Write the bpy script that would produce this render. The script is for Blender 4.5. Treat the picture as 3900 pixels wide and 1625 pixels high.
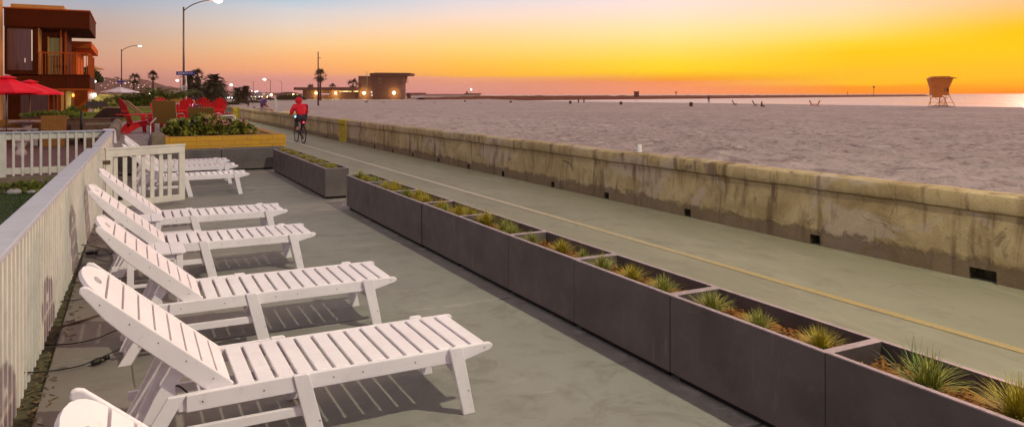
import bpy, bmesh, math, random
from mathutils import Vector, Matrix, noise
rnd = random.Random(7)
R = math.radians
PI = math.pi
S = bpy.context.scene
for o in list(bpy.data.objects): bpy.data.objects.remove(o)
COL = S.collection

# ---------------------------------------------------------------- camera
CAM_H = 1.85
YAW = math.atan(1450/2811)
cam_d = bpy.data.cameras.new('camera'); cam = bpy.data.objects.new('camera', cam_d); COL.objects.link(cam)
cam.location = (0, 0, CAM_H)
cam.rotation_euler = (R(90), R(0.12), -YAW)
cam_d.sensor_width = 36; cam_d.lens = 36*2811/3900
cam_d.shift_y = -(812.5-361)/3900
cam_d.clip_start = 0.05; cam_d.clip_end = 60000
S.camera = cam
S.view_settings.view_transform = 'Standard'; S.view_settings.look = 'None'
S.view_settings.exposure = 0.30; S.view_settings.gamma = 1
S.render.resolution_x = 1024; S.render.resolution_y = 426
S.cycles.volume_bounces = 0

FWD = (math.sin(YAW), math.cos(YAW)); RGT = (math.cos(YAW), -math.sin(YAW))
def ground_at(px, py, z=0.0):            # where the sight line meets the level z
    d = 2811*(CAM_H-z)/(py-360); r = d*(px-1950)/2811
    return (d*FWD[0]+r*RGT[0], d*FWD[1]+r*RGT[1])
def at_depth(px, py, d):
    r = d*(px-1950)/2811
    return Vector((d*FWD[0]+r*RGT[0], d*FWD[1]+r*RGT[1], CAM_H-(py-360)*d/2811))
def at_y(px, py, Y):
    u = (px-1950)/2811; d = Y/(FWD[1]+RGT[1]*u)
    return (d*(FWD[0]+RGT[0]*u), CAM_H-(py-360)*d/2811)

def lin(c):
    out = []
    for v in c[:3]:
        v = v/255.0
        out.append(v/12.92 if v <= 0.04045 else ((v+0.055)/1.055)**2.4)
    return tuple(out)+(1.0,)

# ---------------------------------------------------------------- sky
W = bpy.data.worlds.new('World'); S.world = W; W.use_nodes = True
def build_sky():
    nt = W.node_tree; nt.nodes.clear(); N = nt.nodes.new; L = nt.links.new
    def math_(op, a, b=None, c=None, clamp=False):
        n = N('ShaderNodeMath'); n.operation = op; n.use_clamp = clamp
        for i, v in enumerate((a, b, c)):
            if v is None: continue
            if isinstance(v, (int, float)): n.inputs[i].default_value = v
            else: L(v, n.inputs[i])
        return n.outputs[0]
    tc = N('ShaderNodeTexCoord'); sp = N('ShaderNodeSeparateXYZ'); L(tc.outputs['Generated'], sp.inputs[0])
    x, y, z = sp.outputs
    hor = math_('SQRT', math_('ADD', math_('MULTIPLY', x, x), math_('MULTIPLY', y, y)))
    t = math_('DIVIDE', z, math_('MAXIMUM', hor, 0.001))         # tangent of the elevation
    az = math_('ARCTAN2', x, y)
    du = math_('SUBTRACT', az, R(66))
    du = math_('ABSOLUTE', math_('SUBTRACT', math_('FLOORED_MODULO', math_('ADD', du, PI), 2*PI), PI))
    u = math_('DEGREES', du)
    # faint unevenness so that bands are not ruled lines
    nz = N('ShaderNodeTexNoise'); nz.inputs['Scale'].default_value = 3.0; nz.inputs['Detail'].default_value = 3
    mp = N('ShaderNodeMapping'); mp.inputs['Scale'].default_value = (1, 1, 7); L(tc.outputs['Generated'], mp.inputs[0]); L(mp.outputs[0], nz.inputs['Vector'])
    jit = math_('MULTIPLY', math_('SUBTRACT', nz.outputs['Fac'], 0.5), 0.012)
    p = math_('MULTIPLY', math_('ADD', t, jit), 0.6/0.13, clamp=True)
    cols = [
     (4.6,  62, [(0,(255,190,135)),(60,(255,190,90)),(105,(255,190,30)),(130,(255,192,0)),(210,(255,197,0)),(300,(255,192,0)),(332,(255,170,0)),(347,(255,152,0)),(359,(255,138,25))]),
     (13.9, 52, [(0,(254,208,178)),(60,(254,212,155)),(120,(254,210,110)),(165,(255,206,50)),(200,(255,197,0)),(300,(255,194,0)),(322,(255,193,0)),(334,(255,152,0)),(350,(255,147,10)),(358,(255,140,50))]),
     (26.6, 39, [(0,(240,215,208)),(60,(253,218,185)),(120,(254,220,150)),(180,(254,215,105)),(240,(255,214,45)),(272,(255,212,0)),(290,(255,188,0)),(305,(255,160,10)),(316,(253,150,90)),(357,(250,153,112))]),
     (42.8, 23, [(0,(213,205,210)),(60,(235,208,190)),(130,(252,205,150)),(180,(254,203,120)),(240,(254,190,75)),(284,(252,178,62)),(292,(241,165,118)),(320,(228,156,137)),(357,(220,148,140))]),
     (55.5, 10, [(0,(170,190,205)),(40,(200,198,198)),(100,(220,200,182)),(160,(235,195,145)),(220,(243,178,118)),(262,(243,166,115)),(292,(222,152,138)),(350,(213,146,145))]),
     (67.6, -2, [(0,(158,165,178)),(60,(180,165,160)),(120,(190,160,145)),(180,(200,158,132)),(240,(205,150,127)),(300,(190,136,124)),(357,(165,115,115))]),
     (115, None, [(0,(160,150,165)),(120,(168,146,150)),(260,(172,135,135)),(357,(150,115,120))]),
     (180, None, [(0,(148,146,165)),(200,(155,142,155)),(357,(145,122,132))]),
    ]
    prev = None; pu = None
    for (uu, azd, stops) in cols:
        k = 1.0 if azd is None else math.cos(R(azd)-YAW)      # tangent per pixel shrinks off axis
        n = N('ShaderNodeValToRGB'); L(p, n.inputs[0]); cr = n.color_ramp; cr.interpolation = 'LINEAR'
        pts = sorted([(min(1, max(0, (360-yy)/2811*k*0.6/0.13)), lin(c)) for yy, c in stops])
        top = pts[-1][1]
        pts.append((1.0, tuple(top[i]*0.6+lin((150,160,185))[i]*0.4 for i in range(3))+(1,)))
        while len(cr.elements) < len(pts): cr.elements.new(0.5)
        for e, (pp, c) in zip(cr.elements, pts): e.position = pp
        for e, (pp, c) in zip(cr.elements, pts): e.position = pp; e.color = c
        cur = n.outputs[0]
        if prev is not None:
            m = N('ShaderNodeMix'); m.data_type = 'RGBA'
            mr = N('ShaderNodeMapRange'); mr.inputs[1].default_value = pu; mr.inputs[2].default_value = uu; L(u, mr.inputs[0])
            L(mr.outputs[0], m.inputs[0]); L(prev, m.inputs[6]); L(cur, m.inputs[7]); cur = m.outputs[2]
        prev = cur; pu = uu
    zm = N('ShaderNodeMix'); zm.data_type = 'RGBA'
    mr = N('ShaderNodeMapRange'); mr.inputs[1].default_value = 0.2; mr.inputs[2].default_value = 1.3; L(t, mr.inputs[0])
    L(mr.outputs[0], zm.inputs[0]); L(prev, zm.inputs[6]); zm.inputs[7].default_value = lin(ZENITH)
    bg = N('ShaderNodeBackground'); bg.inputs[1].default_value = 1.0; L(zm.outputs[2], bg.inputs[0])
    out = N('ShaderNodeOutputWorld'); L(bg.outputs[0], out.inputs[0])
ZENITH = (172, 150, 144)
KEY_W = 245
build_sky()
# low warm afterglow from over the sea
sd = bpy.data.lights.new('sun', 'SUN'); sun = bpy.data.objects.new('sun', sd); COL.objects.link(sun)
sd.energy = 0.9; sd.angle = R(16); sd.color = (1.0, 0.52, 0.40)
sun.rotation_euler = Vector((-math.sin(R(70)), -math.cos(R(70)), -math.tan(R(13)))).to_track_quat('-Z', 'Y').to_euler()

# ---------------------------------------------------------------- materials
def mat(name, rgb, rough=0.65, var=0.2, scale=4.0, bump=0.0, bscale=40.0, metal=0.0, rgb2=None, spec=0.35, stretch=(1,1,1), sharp=None):
    m = bpy.data.materials.new(name); m.use_nodes = True; nt = m.node_tree; b = nt.nodes['Principled BSDF']
    N = nt.nodes.new; L = nt.links.new
    tc = N('ShaderNodeTexCoord'); mp = N('ShaderNodeMapping'); mp.inputs['Scale'].default_value = stretch
    L(tc.outputs['Object'], mp.inputs[0])
    n = N('ShaderNodeTexNoise'); n.inputs['Scale'].default_value = scale; n.inputs['Detail'].default_value = 6; n.inputs['Roughness'].default_value = 0.6
    L(mp.outputs[0], n.inputs['Vector'])
    cr = N('ShaderNodeValToRGB'); L(n.outputs['Fac'], cr.inputs[0])
    a, c = (0.3, 0.7) if sharp is None else sharp
    cr.color_ramp.elements[0].position = a; cr.color_ramp.elements[1].position = c
    c1 = tuple(v*(1-var) for v in rgb); c2 = tuple(min(1, v*(1+var)) for v in rgb) if rgb2 is None else rgb2
    cr.color_ramp.elements[0].color = (*c1, 1); cr.color_ramp.elements[1].color = (*c2, 1)
    L(cr.outputs[0], b.inputs['Base Color'])
    b.inputs['Roughness'].default_value = rough; b.inputs['Metallic'].default_value = metal
    b.inputs['Specular IOR Level'].default_value = spec
    if bump:
        n2 = N('ShaderNodeTexNoise'); n2.inputs['Scale'].default_value = bscale; n2.inputs['Detail'].default_value = 5; L(mp.outputs[0], n2.inputs['Vector'])
        bp = N('ShaderNodeBump'); bp.inputs['Strength'].default_value = min(1, bump*10); bp.inputs['Distance'].default_value = bump; L(n2.outputs['Fac'], bp.inputs['Height']); L(bp.outputs[0], b.inputs['Normal'])
    return m
def glow(name, rgb, strength):
    m = bpy.data.materials.new(name); m.use_nodes = True; nt = m.node_tree; nt.nodes.clear()
    e = nt.nodes.new('ShaderNodeEmission'); e.inputs[0].default_value = (*rgb, 1); e.inputs[1].default_value = strength
    o = nt.nodes.new('ShaderNodeOutputMaterial'); nt.links.new(e.outputs[0], o.inputs[0]); return m

def node_mat(name):
    m = bpy.data.materials.new(name); m.use_nodes = True; nt = m.node_tree
    return m, nt, nt.nodes['Principled BSDF']
class NB:                                # small helper for longer node graphs
    def __init__(s, nt): s.nt = nt; s.N = nt.nodes.new; s.L = nt.links.new
    def coord(s, scale=(1,1,1)):
        tc = s.N('ShaderNodeTexCoord'); mp = s.N('ShaderNodeMapping'); mp.inputs['Scale'].default_value = scale; s.L(tc.outputs['Object'], mp.inputs[0]); return mp.outputs[0]
    def noise(s, vec, scale, detail=6, rough=.6, dist=0):
        n = s.N('ShaderNodeTexNoise'); n.inputs['Scale'].default_value = scale; n.inputs['Detail'].default_value = detail; n.inputs['Roughness'].default_value = rough; n.inputs['Distortion'].default_value = dist; s.L(vec, n.inputs['Vector']); return n.outputs['Fac']
    def ramp(s, fac, a, b, c1=(0,0,0,1), c2=(1,1,1,1)):
        n = s.N('ShaderNodeValToRGB'); s.L(fac, n.inputs[0]); e = n.color_ramp.elements; e[0].position = a; e[1].position = b; e[0].color = c1; e[1].color = c2; return n.outputs[0]
    def mix(s, fac, c1, c2, mode='MIX'):
        n = s.N('ShaderNodeMix'); n.data_type = 'RGBA'; n.blend_type = mode
        for i, v in ((0, fac), (6, c1), (7, c2)):
            if isinstance(v, (int, float)): n.inputs[i].default_value = v
            elif isinstance(v, tuple): n.inputs[i].default_value = v if len(v) == 4 else (*v, 1)
            else: s.L(v, n.inputs[i])
        return n.outputs[2]
    def m(s, op, a, b=None, clamp=False):
        n = s.N('ShaderNodeMath'); n.operation = op; n.use_clamp = clamp
        for i, v in enumerate((a, b)):
            if v is None: continue
            if isinstance(v, (int, float)): n.inputs[i].default_value = v
            else: s.L(v, n.inputs[i])
        return n.outputs[0]
    def bump(s, h, strength, dist, bsdf):
        n = s.N('ShaderNodeBump'); n.inputs['Strength'].default_value = strength; n.inputs['Distance'].default_value = dist; s.L(h, n.inputs['Height']); s.L(n.outputs[0], bsdf.inputs['Normal'])

M = {}
M['white'] = None
M['fence'] = mat('fence_paint', (0.66, 0.62, 0.56), rough=0.6, var=0.12, scale=5, bump=0.002, bscale=35)
M['cap'] = mat('fence_cap_cool_light', (0.44, 0.45, 0.53), rough=0.55, var=0.10, scale=6, bump=0.002, bscale=50)  # bluer and darker than the fence: cooler light on top put into the colour
M['rubber'] = mat('black_rubber', (0.012, 0.010, 0.010), rough=0.5)
M['screw'] = mat('dull_screw', (0.12, 0.11, 0.11), rough=0.4, metal=0.8)
M['rust'] = mat('rusty_chain', (0.10, 0.06, 0.04), rough=0.8, var=0.4, scale=60)
M['planter'] = None
M['rim'] = mat('planter_rim', (0.34, 0.26, 0.28), rough=0.5, var=0.2, scale=12)
M['dark'] = mat('dark_recess', (0.012, 0.010, 0.010), rough=0.9)
M['mulch'] = mat('bark_mulch', (0.16, 0.055, 0.015), rough=0.9, var=0.6, scale=45, rgb2=(0.36, 0.15, 0.03))
M['fescue'] = mat('fescue_blades', (0.17, 0.19, 0.035), rough=0.6, var=0.4, scale=14, rgb2=(0.50, 0.50, 0.09))
M['fescue_yellow'] = mat('yellow_fescue_blades', (0.30, 0.24, 0.015), rough=0.6, var=0.4, scale=14, rgb2=(0.60, 0.50, 0.04))
M['weed'] = mat('fresh_weed', (0.10, 0.20, 0.02), rough=0.5, var=0.3, scale=20)
M['red'] = mat('red_plastic', (0.55, 0.006, 0.010), rough=0.38, var=0.15, scale=5)
M['red_cloth'] = mat('red_canvas', (0.92, 0.004, 0.03), rough=0.75, var=0.12, scale=3)
M['sling'] = mat('brown_sling_fabric', (0.16, 0.075, 0.012), rough=0.8, var=0.15, scale=30, bump=0.001, bscale=300)
M['bronze'] = mat('bronze_frame', (0.20, 0.11, 0.035), rough=0.4, metal=0.5)
M['tan'] = mat('tan_slats', (0.34, 0.20, 0.09), rough=0.6, var=0.2)
M['ochre'] = None
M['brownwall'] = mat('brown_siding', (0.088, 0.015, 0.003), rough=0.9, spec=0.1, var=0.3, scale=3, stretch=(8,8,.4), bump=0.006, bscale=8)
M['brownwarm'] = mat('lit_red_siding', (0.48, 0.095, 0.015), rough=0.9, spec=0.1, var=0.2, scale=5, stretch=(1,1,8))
M['curtain'] = mat('curtain_glass', (0.12, 0.045, 0.045), rough=0.12, var=0.3, scale=3, stretch=(9,9,.3), spec=0.8)
M['plaster'] = mat('cream_plaster', (0.55, 0.42, 0.22), rough=0.8, var=0.1)
M['plasterorange'] = mat('orange_plaster', (0.62, 0.30, 0.08), rough=0.8, var=0.1)
M['green_wall'] = mat('olive_wall', (0.20, 0.22, 0.04), rough=0.8, var=0.2)
M['yellow_wall'] = mat('yellow_wall', (0.82, 0.68, 0.20), rough=0.8, var=0.1)
M['metal_dark'] = mat('dark_pole', (0.06, 0.03, 0.035), rough=0.5, metal=0.3)
M['metal_grey'] = mat('grey_metal', (0.35, 0.33, 0.34), rough=0.35, metal=0.7)
M['wood_pole'] = mat('wooden_pole', (0.09, 0.03, 0.03), rough=0.85, var=0.3, scale=8, stretch=(1,1,.2))
M['palm_leaf'] = mat('palm_leaf', (0.06, 0.055, 0.018), rough=0.7, var=0.5, scale=1.5)
M['palm_trunk'] = mat('palm_trunk', (0.10, 0.055, 0.04), rough=0.9, var=0.3, scale=3)
M['hedge'] = mat('hedge_leaf', (0.05, 0.085, 0.012), rough=0.6, var=0.6, scale=4, rgb2=(0.24, 0.27, 0.03))
M['shrub'] = mat('shrub_leaf', (0.03, 0.045, 0.008), rough=0.45, var=0.6, scale=7, sharp=(.42,.62), rgb2=(0.40, 0.40, 0.06), spec=0.5)
M['pink'] = mat('pink_petal', (0.75, 0.30, 0.26), rough=0.6, var=0.2)
M['concrete_table'] = mat('cast_concrete', (0.55, 0.42, 0.40), rough=0.8, var=0.12, scale=20, bump=.002)
M['grey_white'] = mat('white_fabric', (0.62, 0.56, 0.68), rough=0.8, var=0.06)
M['skin'] = mat('skin', (0.55, 0.22, 0.13), rough=0.55, var=0.1)
M['hair_grey'] = mat('grey_hair', (0.75, 0.68, 0.58), rough=0.8, var=0.3, scale=40)
M['dark_cloth'] = mat('dark_cloth', (0.04, 0.03, 0.05), rough=0.85)
M['blue_sign'] = mat('blue_sign', (0.05, 0.06, 0.35), rough=0.4)
M['white_paint'] = mat('white_paint', (0.75, 0.72, 0.70), rough=0.5, var=0.06)
M['black_paint'] = mat('black_paint', (0.015, 0.012, 0.012), rough=0.5)
M['tower'] = mat('tower_boards', (0.72, 0.22, 0.04), rough=0.7, var=0.15, scale=2)
M['guard'] = mat('guard_building', (0.16, 0.065, 0.045), rough=0.8, var=0.12, scale=.3)
M['rock'] = mat('jetty_rock', (0.20, 0.060, 0.025), rough=0.95, var=0.4, scale=.4)
M['bin'] = mat('metal_bin', (0.10, 0.05, 0.03), rough=0.6)
M['lit_win'] = glow('lit_window', (1.0, 0.72, 0.30), 1.6)
M['lamp_on'] = glow('lamp_light', (1.0, 0.97, 0.75), 14)
M['lamp_white'] = glow('white_lamp_light', (0.9, 1.0, 0.95), 7)
M['lamp_warm'] = glow('warm_lamp_light', (1.0, 0.88, 0.40), 7)
M['lamp_red'] = glow('red_lamp_light', (1.0, 0.03, 0.05), 4)
M['screen'] = glow('phone_screen', (0.35, 0.55, 1.0), 3)
M['stone'] = mat('pale_stone', (0.40, 0.36, 0.36), rough=0.9, var=0.3, scale=8)

def deck_material():
    m, nt, b = node_mat('deck_concrete'); q = NB(nt)
    v = q.coord()
    big = q.noise(v, 0.55, 5, .6, .4); mid = q.noise(v, 3.2, 8, .7); fine = q.noise(v, 90, 3)
    c = q.mix(q.ramp(big, .32, .68), (.215, .207, .187), (.275, .272, .238))
    c = q.mix(q.m('MULTIPLY', q.ramp(mid, .50, .72), .6), c, (.14, .125, .112))
    c = q.mix(q.m('MULTIPLY', q.ramp(q.noise(q.coord((1,1,1)), 1.3, 7, .7, 1.5), .56, .62), .35), c, (.125, .112, .10))
    c = q.mix(q.m('MULTIPLY', q.ramp(q.noise(q.coord((.7,1.6,1)), 1.9, 7, .75, .7), .60, .66), .5), c, (.34, .32, .27))
    c = q.mix(q.m('MULTIPLY', q.ramp(fine, .45, .8), .25), c, (.33, .31, .28))
    # brown grime beside the fence
    tc = q.N('ShaderNodeTexCoord'); sp = q.N('ShaderNodeSeparateXYZ'); q.L(tc.outputs['Object'], sp.inputs[0])
    xx = q.m('ADD', sp.outputs[0], q.m('MULTIPLY', q.noise(v, 2.5, 4), 1.1))
    g = q.ramp(q.m('MULTIPLY', q.m('ADD', xx, 0.6), .33), .25, .72, (1,1,1,1), (0,0,0,1))
    c = q.mix(q.m('MULTIPLY', g, .62), c, (.135, .10, .08))
    near = q.N('ShaderNodeMapRange'); near.inputs[1].default_value = 3.02; near.inputs[2].default_value = 3.16; q.L(sp.outputs[0], near.inputs[0])
    c = q.mix(q.m('MULTIPLY', near.outputs[0], q.m('MULTIPLY', q.ramp(q.noise(v, 6, 6, .75), .50, .60), .8)), c, (.48, .44, .42))
    jd = None
    for jy in (3.05, 6.0, 8.93, 12.0, 15.5):
        a_ = q.m('ABSOLUTE', q.m('SUBTRACT', q.m('ADD', sp.outputs[1], q.m('MULTIPLY', q.m('SUBTRACT', q.noise(v, 7, 5, .7), .5), .12)), jy)); jd = a_ if jd is None else q.m('MINIMUM', jd, a_)
    c = q.mix(q.m('MULTIPLY', q.ramp(jd, .02, .06, (1,1,1,1), (0,0,0,1)), q.m('MULTIPLY', q.ramp(q.noise(v, 1.7, 3), .45, .6), .55)), c, (.40, .375, .34))
    spots = q.N('ShaderNodeTexVoronoi'); spots.inputs['Scale'].default_value = 3.1; q.L(v, spots.inputs['Vector'])
    c = q.mix(q.m('MULTIPLY', q.ramp(spots.outputs['Distance'], .03, .05, (1,1,1,1), (0,0,0,1)), .5), c, (.36, .34, .31))
    q.L(c, b.inputs['Base Color']); b.inputs['Roughness'].default_value = .75
    q.bump(q.m('ADD', q.m('MULTIPLY', fine, .5), mid), .5, .004, b); return m
def path_material():
    m, nt, b = node_mat('path_concrete'); q = NB(nt)
    v = q.coord((1, .55, 1)); v1 = q.coord()
    big = q.noise(v, .8, 6, .65, .6); fine = q.noise(v1, 70, 3); mid = q.noise(v, 3.5, 8, .72)
    c = q.mix(q.ramp(big, .35, .68), (.25, .235, .165), (.32, .305, .215))
    tc = q.N('ShaderNodeTexCoord'); sp = q.N('ShaderNodeSeparateXYZ'); q.L(tc.outputs['Object'], sp.inputs[0])
    # darker and greener along the foot of the sea wall
    w = q.ramp(q.m('MULTIPLY', q.m('ADD', sp.outputs[0], q.m('MULTIPLY', big, 1.6)), .1), .72, .84)
    c = q.mix(q.m('MULTIPLY', w, .6), c, (.155, .16, .085))
    c = q.mix(q.m('MULTIPLY', q.ramp(mid, .52, .70), .55), c, (.155, .14, .11))
    c = q.mix(q.m('MULTIPLY', q.ramp(q.noise(q.coord((1,.35,1)), 1.1, 7, .72, 1.2), .56, .63), .4), c, (.36, .34, .27))
    cr_ = q.N('ShaderNodeTexVoronoi'); cr_.feature = 'DISTANCE_TO_EDGE'; cr_.inputs['Scale'].default_value = .33; dv = q.N('ShaderNodeVectorMath'); dv.operation = 'ADD'; wn = q.N('ShaderNodeTexNoise'); wn.inputs['Scale'].default_value = 1.6; wn.inputs['Detail'].default_value = 6; q.L(v1, wn.inputs['Vector']); q.L(v1, dv.inputs[0]); q.L(wn.outputs['Color'], dv.inputs[1]); q.L(dv.outputs[0], cr_.inputs['Vector'])
    c = q.mix(q.m('MULTIPLY', q.ramp(cr_.outputs['Distance'], .001, .004, (1,1,1,1), (0,0,0,1)), q.m('MULTIPLY', q.ramp(q.noise(v1, .5, 2), .5, .6), .6)), c, (.09, .08, .06))
    c = q.mix(q.m('MULTIPLY', q.ramp(fine, .45, .8), .25), c, (.36, .34, .28))
    q.L(c, b.inputs['Base Color']); b.inputs['Roughness'].default_value = .72
    q.bump(q.m('ADD', q.m('MULTIPLY', fine, .6), mid), .5, .003, b); return m
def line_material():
    m, nt, b = node_mat('worn_yellow_paint_light_tint'); q = NB(nt)
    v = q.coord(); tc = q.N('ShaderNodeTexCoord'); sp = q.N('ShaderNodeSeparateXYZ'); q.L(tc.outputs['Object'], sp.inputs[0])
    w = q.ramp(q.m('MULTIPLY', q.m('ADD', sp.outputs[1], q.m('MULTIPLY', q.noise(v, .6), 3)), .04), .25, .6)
    c = q.mix(w, (.46, .33, .12), (.62, .54, .42))  # yellow nearby, whitish far off: change of lighting painted into the colour
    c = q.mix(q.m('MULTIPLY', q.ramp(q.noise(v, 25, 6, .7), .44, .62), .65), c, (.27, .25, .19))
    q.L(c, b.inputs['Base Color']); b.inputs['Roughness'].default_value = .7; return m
def seawall_material():
    m, nt, b = node_mat('weathered_seawall'); q = NB(nt)
    v = q.coord(); vs = q.coord((1, 1, .16)); vc = q.coord((1, 1, 1.3))
    tc = q.N('ShaderNodeTexCoord'); sp = q.N('ShaderNodeSeparateXYZ'); q.L(tc.outputs['Object'], sp.inputs[0])
    z = sp.outputs[2]
    big = q.noise(v, 1.5, 7, .62, .8); mid = q.noise(v, 6, 8, .7); streak = q.noise(vs, 4.2, 6, .65, .5); fine = q.noise(v, 60, 4)
    c = q.mix(q.ramp(big, .36, .64), (.34, .25, .115), (.53, .42, .225))
    c = q.mix(q.m('MULTIPLY', q.ramp(q.noise(q.coord((1, .8, 1.4)), 1.1, 4, .6, .8), .54, .57), .6), c, (.50, .41, .33))
    c = q.mix(q.m('MULTIPLY', q.ramp(streak, .52, .64), .8), c, (.145, .09, .045))
    c = q.mix(q.m('MULTIPLY', q.ramp(mid, .55, .7), .45), c, (.17, .11, .055))
    c = q.mix(q.m('MULTIPLY', q.ramp(q.noise(v, 2.1, 6, .7, 1.0), .60, .66), .6), c, (.12, .07, .04))
    # dark exposed foot with a ragged top edge
    foot = q.ramp(q.m('ADD', z, q.m('MULTIPLY', q.m('SUBTRACT', q.noise(v, 3.2, 8, .72, .4), .5), .36)), .16, .215, (1,1,1,1), (0,0,0,1))
    c = q.mix(q.m('MULTIPLY', foot, .72), c, (.125, .08, .055))
    # pale repair band just above the foot
    # crack network
    vo = q.N('ShaderNodeTexVoronoi'); vo.feature = 'DISTANCE_TO_EDGE'; vo.inputs['Scale'].default_value = 1.35
    dv = q.N('ShaderNodeVectorMath'); dv.operation = 'ADD'; wn = q.N('ShaderNodeTexNoise'); wn.inputs['Scale'].default_value = 3.5; wn.inputs['Detail'].default_value = 5; q.L(v, wn.inputs['Vector'])
    q.L(vc, dv.inputs[0]); sc = q.N('ShaderNodeVectorMath'); sc.operation = 'SCALE'; sc.inputs['Scale'].default_value = .45; q.L(wn.outputs['Color'], sc.inputs[0]); q.L(sc.outputs[0], dv.inputs[1]); q.L(dv.outputs[0], vo.inputs['Vector'])
    crack = q.ramp(vo.outputs['Distance'], .002, .010, (1,1,1,1), (0,0,0,1))
    gate = q.ramp(q.noise(v, .8, 3), .50, .60)
    crack = q.m('MULTIPLY', crack, gate)
    c = q.mix(q.m('MULTIPLY', crack, .3), c, (.12, .07, .04))
    # crack line under the coping
    cl = q.m('ABSOLUTE', q.m('SUBTRACT', q.m('ADD', z, q.m('MULTIPLY', q.noise(v, 2.2, 6, .7), .07)), .715))
    cl = q.ramp(cl, .003, .012, (1,1,1,1), (0,0,0,1))
    c = q.mix(q.m('MULTIPLY', cl, .75), c, (.07, .035, .02))
    c = q.mix(q.m('MULTIPLY', q.ramp(fine, .55, .8), .25), c, (.42, .34, .22))
    q.L(c, b.inputs['Base Color']); b.inputs['Roughness'].default_value = .9
    h = q.m('ADD', q.m('MULTIPLY', fine, .35), q.m('ADD', mid, q.m('MULTIPLY', crack, -.4)))
    h = q.m('ADD', h, q.m('MULTIPLY', foot, -1.0))
    q.bump(h, .8, .018, b); return m
def sand_material():
    m, nt, b = node_mat('beach_sand'); q = NB(nt)
    v = q.coord()
    n1 = q.noise(v, .75, 7, .62, .5); n2 = q.noise(v, 2.4, 5, .6, .3); n3 = q.noise(v, .05, 3); n4 = q.noise(v, 9, 4)
    c = q.mix(q.ramp(n3, .35, .65), (.60, .51, .45), (.70, .61, .54))
    c = q.mix(q.m('MULTIPLY', q.ramp(n1, .56, .66), .75), c, (.90, .80, .73))
    c = q.mix(q.m('MULTIPLY', q.ramp(n1, .38, .47, (1,1,1,1), (0,0,0,1)), .6), c, (.27, .20, .20))  # pale crests, dark hollows: light and shade of the relief painted in
    c = q.mix(q.m('MULTIPLY', q.ramp(n2, .52, .62), .5), c, (.74, .64, .58))
    c = q.mix(q.m('MULTIPLY', q.ramp(n2, .36, .45, (1,1,1,1), (0,0,0,1)), .5), c, (.20, .15, .16))
    q.L(c, b.inputs['Base Color']); b.inputs['Roughness'].default_value = .9
    h = q.m('ADD', q.m('MULTIPLY', n1, 1.6), q.m('ADD', q.m('MULTIPLY', n2, .7), q.m('MULTIPLY', n4, .12)))
    q.bump(h, 1.0, .55, b); return m
def water_material():
    m, nt, b = node_mat('sea_water'); q = NB(nt)
    v = q.coord((.35, .18, 1))
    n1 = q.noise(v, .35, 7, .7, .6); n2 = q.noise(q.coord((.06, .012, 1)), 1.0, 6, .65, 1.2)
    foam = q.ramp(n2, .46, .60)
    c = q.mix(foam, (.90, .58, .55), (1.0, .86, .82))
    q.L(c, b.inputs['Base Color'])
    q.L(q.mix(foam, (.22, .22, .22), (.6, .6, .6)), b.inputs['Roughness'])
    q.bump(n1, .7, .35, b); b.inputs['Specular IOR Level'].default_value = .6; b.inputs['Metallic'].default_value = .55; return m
def block_material():
    m, nt, b = node_mat('ochre_blocks'); q = NB(nt)
    v = q.coord()
    br = q.N('ShaderNodeTexBrick'); br.inputs['Scale'].default_value = 1; br.inputs['Brick Width'].default_value = .6; br.inputs['Row Height'].default_value = .12; br.inputs['Mortar Size'].default_value = .006
    br.inputs['Color1'].default_value = (.62, .33, .015, 1); br.inputs['Color2'].default_value = (.54, .29, .03, 1); br.inputs['Mortar'].default_value = (.36, .17, .02, 1)
    sp = q.N('ShaderNodeSeparateXYZ'); q.L(v, sp.inputs[0]); cb = q.N('ShaderNodeCombineXYZ'); q.L(q.m('ADD', sp.outputs[0], sp.outputs[1]), cb.inputs[0]); q.L(sp.outputs[2], cb.inputs[1]); q.L(cb.outputs[0], br.inputs['Vector'])
    c = q.mix(q.m('MULTIPLY', q.ramp(q.noise(v, 5, 8, .7), .5, .7), .5), br.outputs['Color'], (.30, .17, .05))
    q.L(c, b.inputs['Base Color']); b.inputs['Roughness'].default_value = .85
    q.bump(q.m('ADD', br.outputs['Fac'], q.m('MULTIPLY', q.noise(v, 20, 4), -.4)), .5, .008, b); 
    return m
def brick_material(name, c1, c2, mortar, bw=.4, rh=.2):
    m, nt, b = node_mat(name); q = NB(nt); v = q.coord()
    br = q.N('ShaderNodeTexBrick'); br.inputs['Scale'].default_value = 1; br.inputs['Brick Width'].default_value = bw; br.inputs['Row Height'].default_value = rh; br.inputs['Mortar Size'].default_value = .008
    br.inputs['Color1'].default_value = (*c1, 1); br.inputs['Color2'].default_value = (*c2, 1); br.inputs['Mortar'].default_value = (*mortar, 1)
    sp = q.N('ShaderNodeSeparateXYZ'); q.L(v, sp.inputs[0]); cb = q.N('ShaderNodeCombineXYZ'); q.L(q.m('ADD', sp.outputs[0], sp.outputs[1]), cb.inputs[0]); q.L(sp.outputs[2], cb.inputs[1]); q.L(cb.outputs[0], br.inputs['Vector'])
    q.L(br.outputs['Color'], b.inputs['Base Color']); b.inputs['Roughness'].default_value = .9; return m
def plaid_material():
    m, nt, b = node_mat('purple_plaid_shirt'); q = NB(nt); v = q.coord()
    ws = []
    for d in ('X', 'Z'):
        w = q.N('ShaderNodeTexWave'); w.bands_direction = d; w.inputs['Scale'].default_value = 6; q.L(v, w.inputs['Vector']); ws.append(w.outputs['Fac'])
    q.L(q.mix(q.m('MULTIPLY', q.m('ADD', ws[0], ws[1]), .5), (.035, .02, .11), (.22, .11, .30)), b.inputs['Base Color']); b.inputs['Roughness'].default_value = .85; return m
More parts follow.
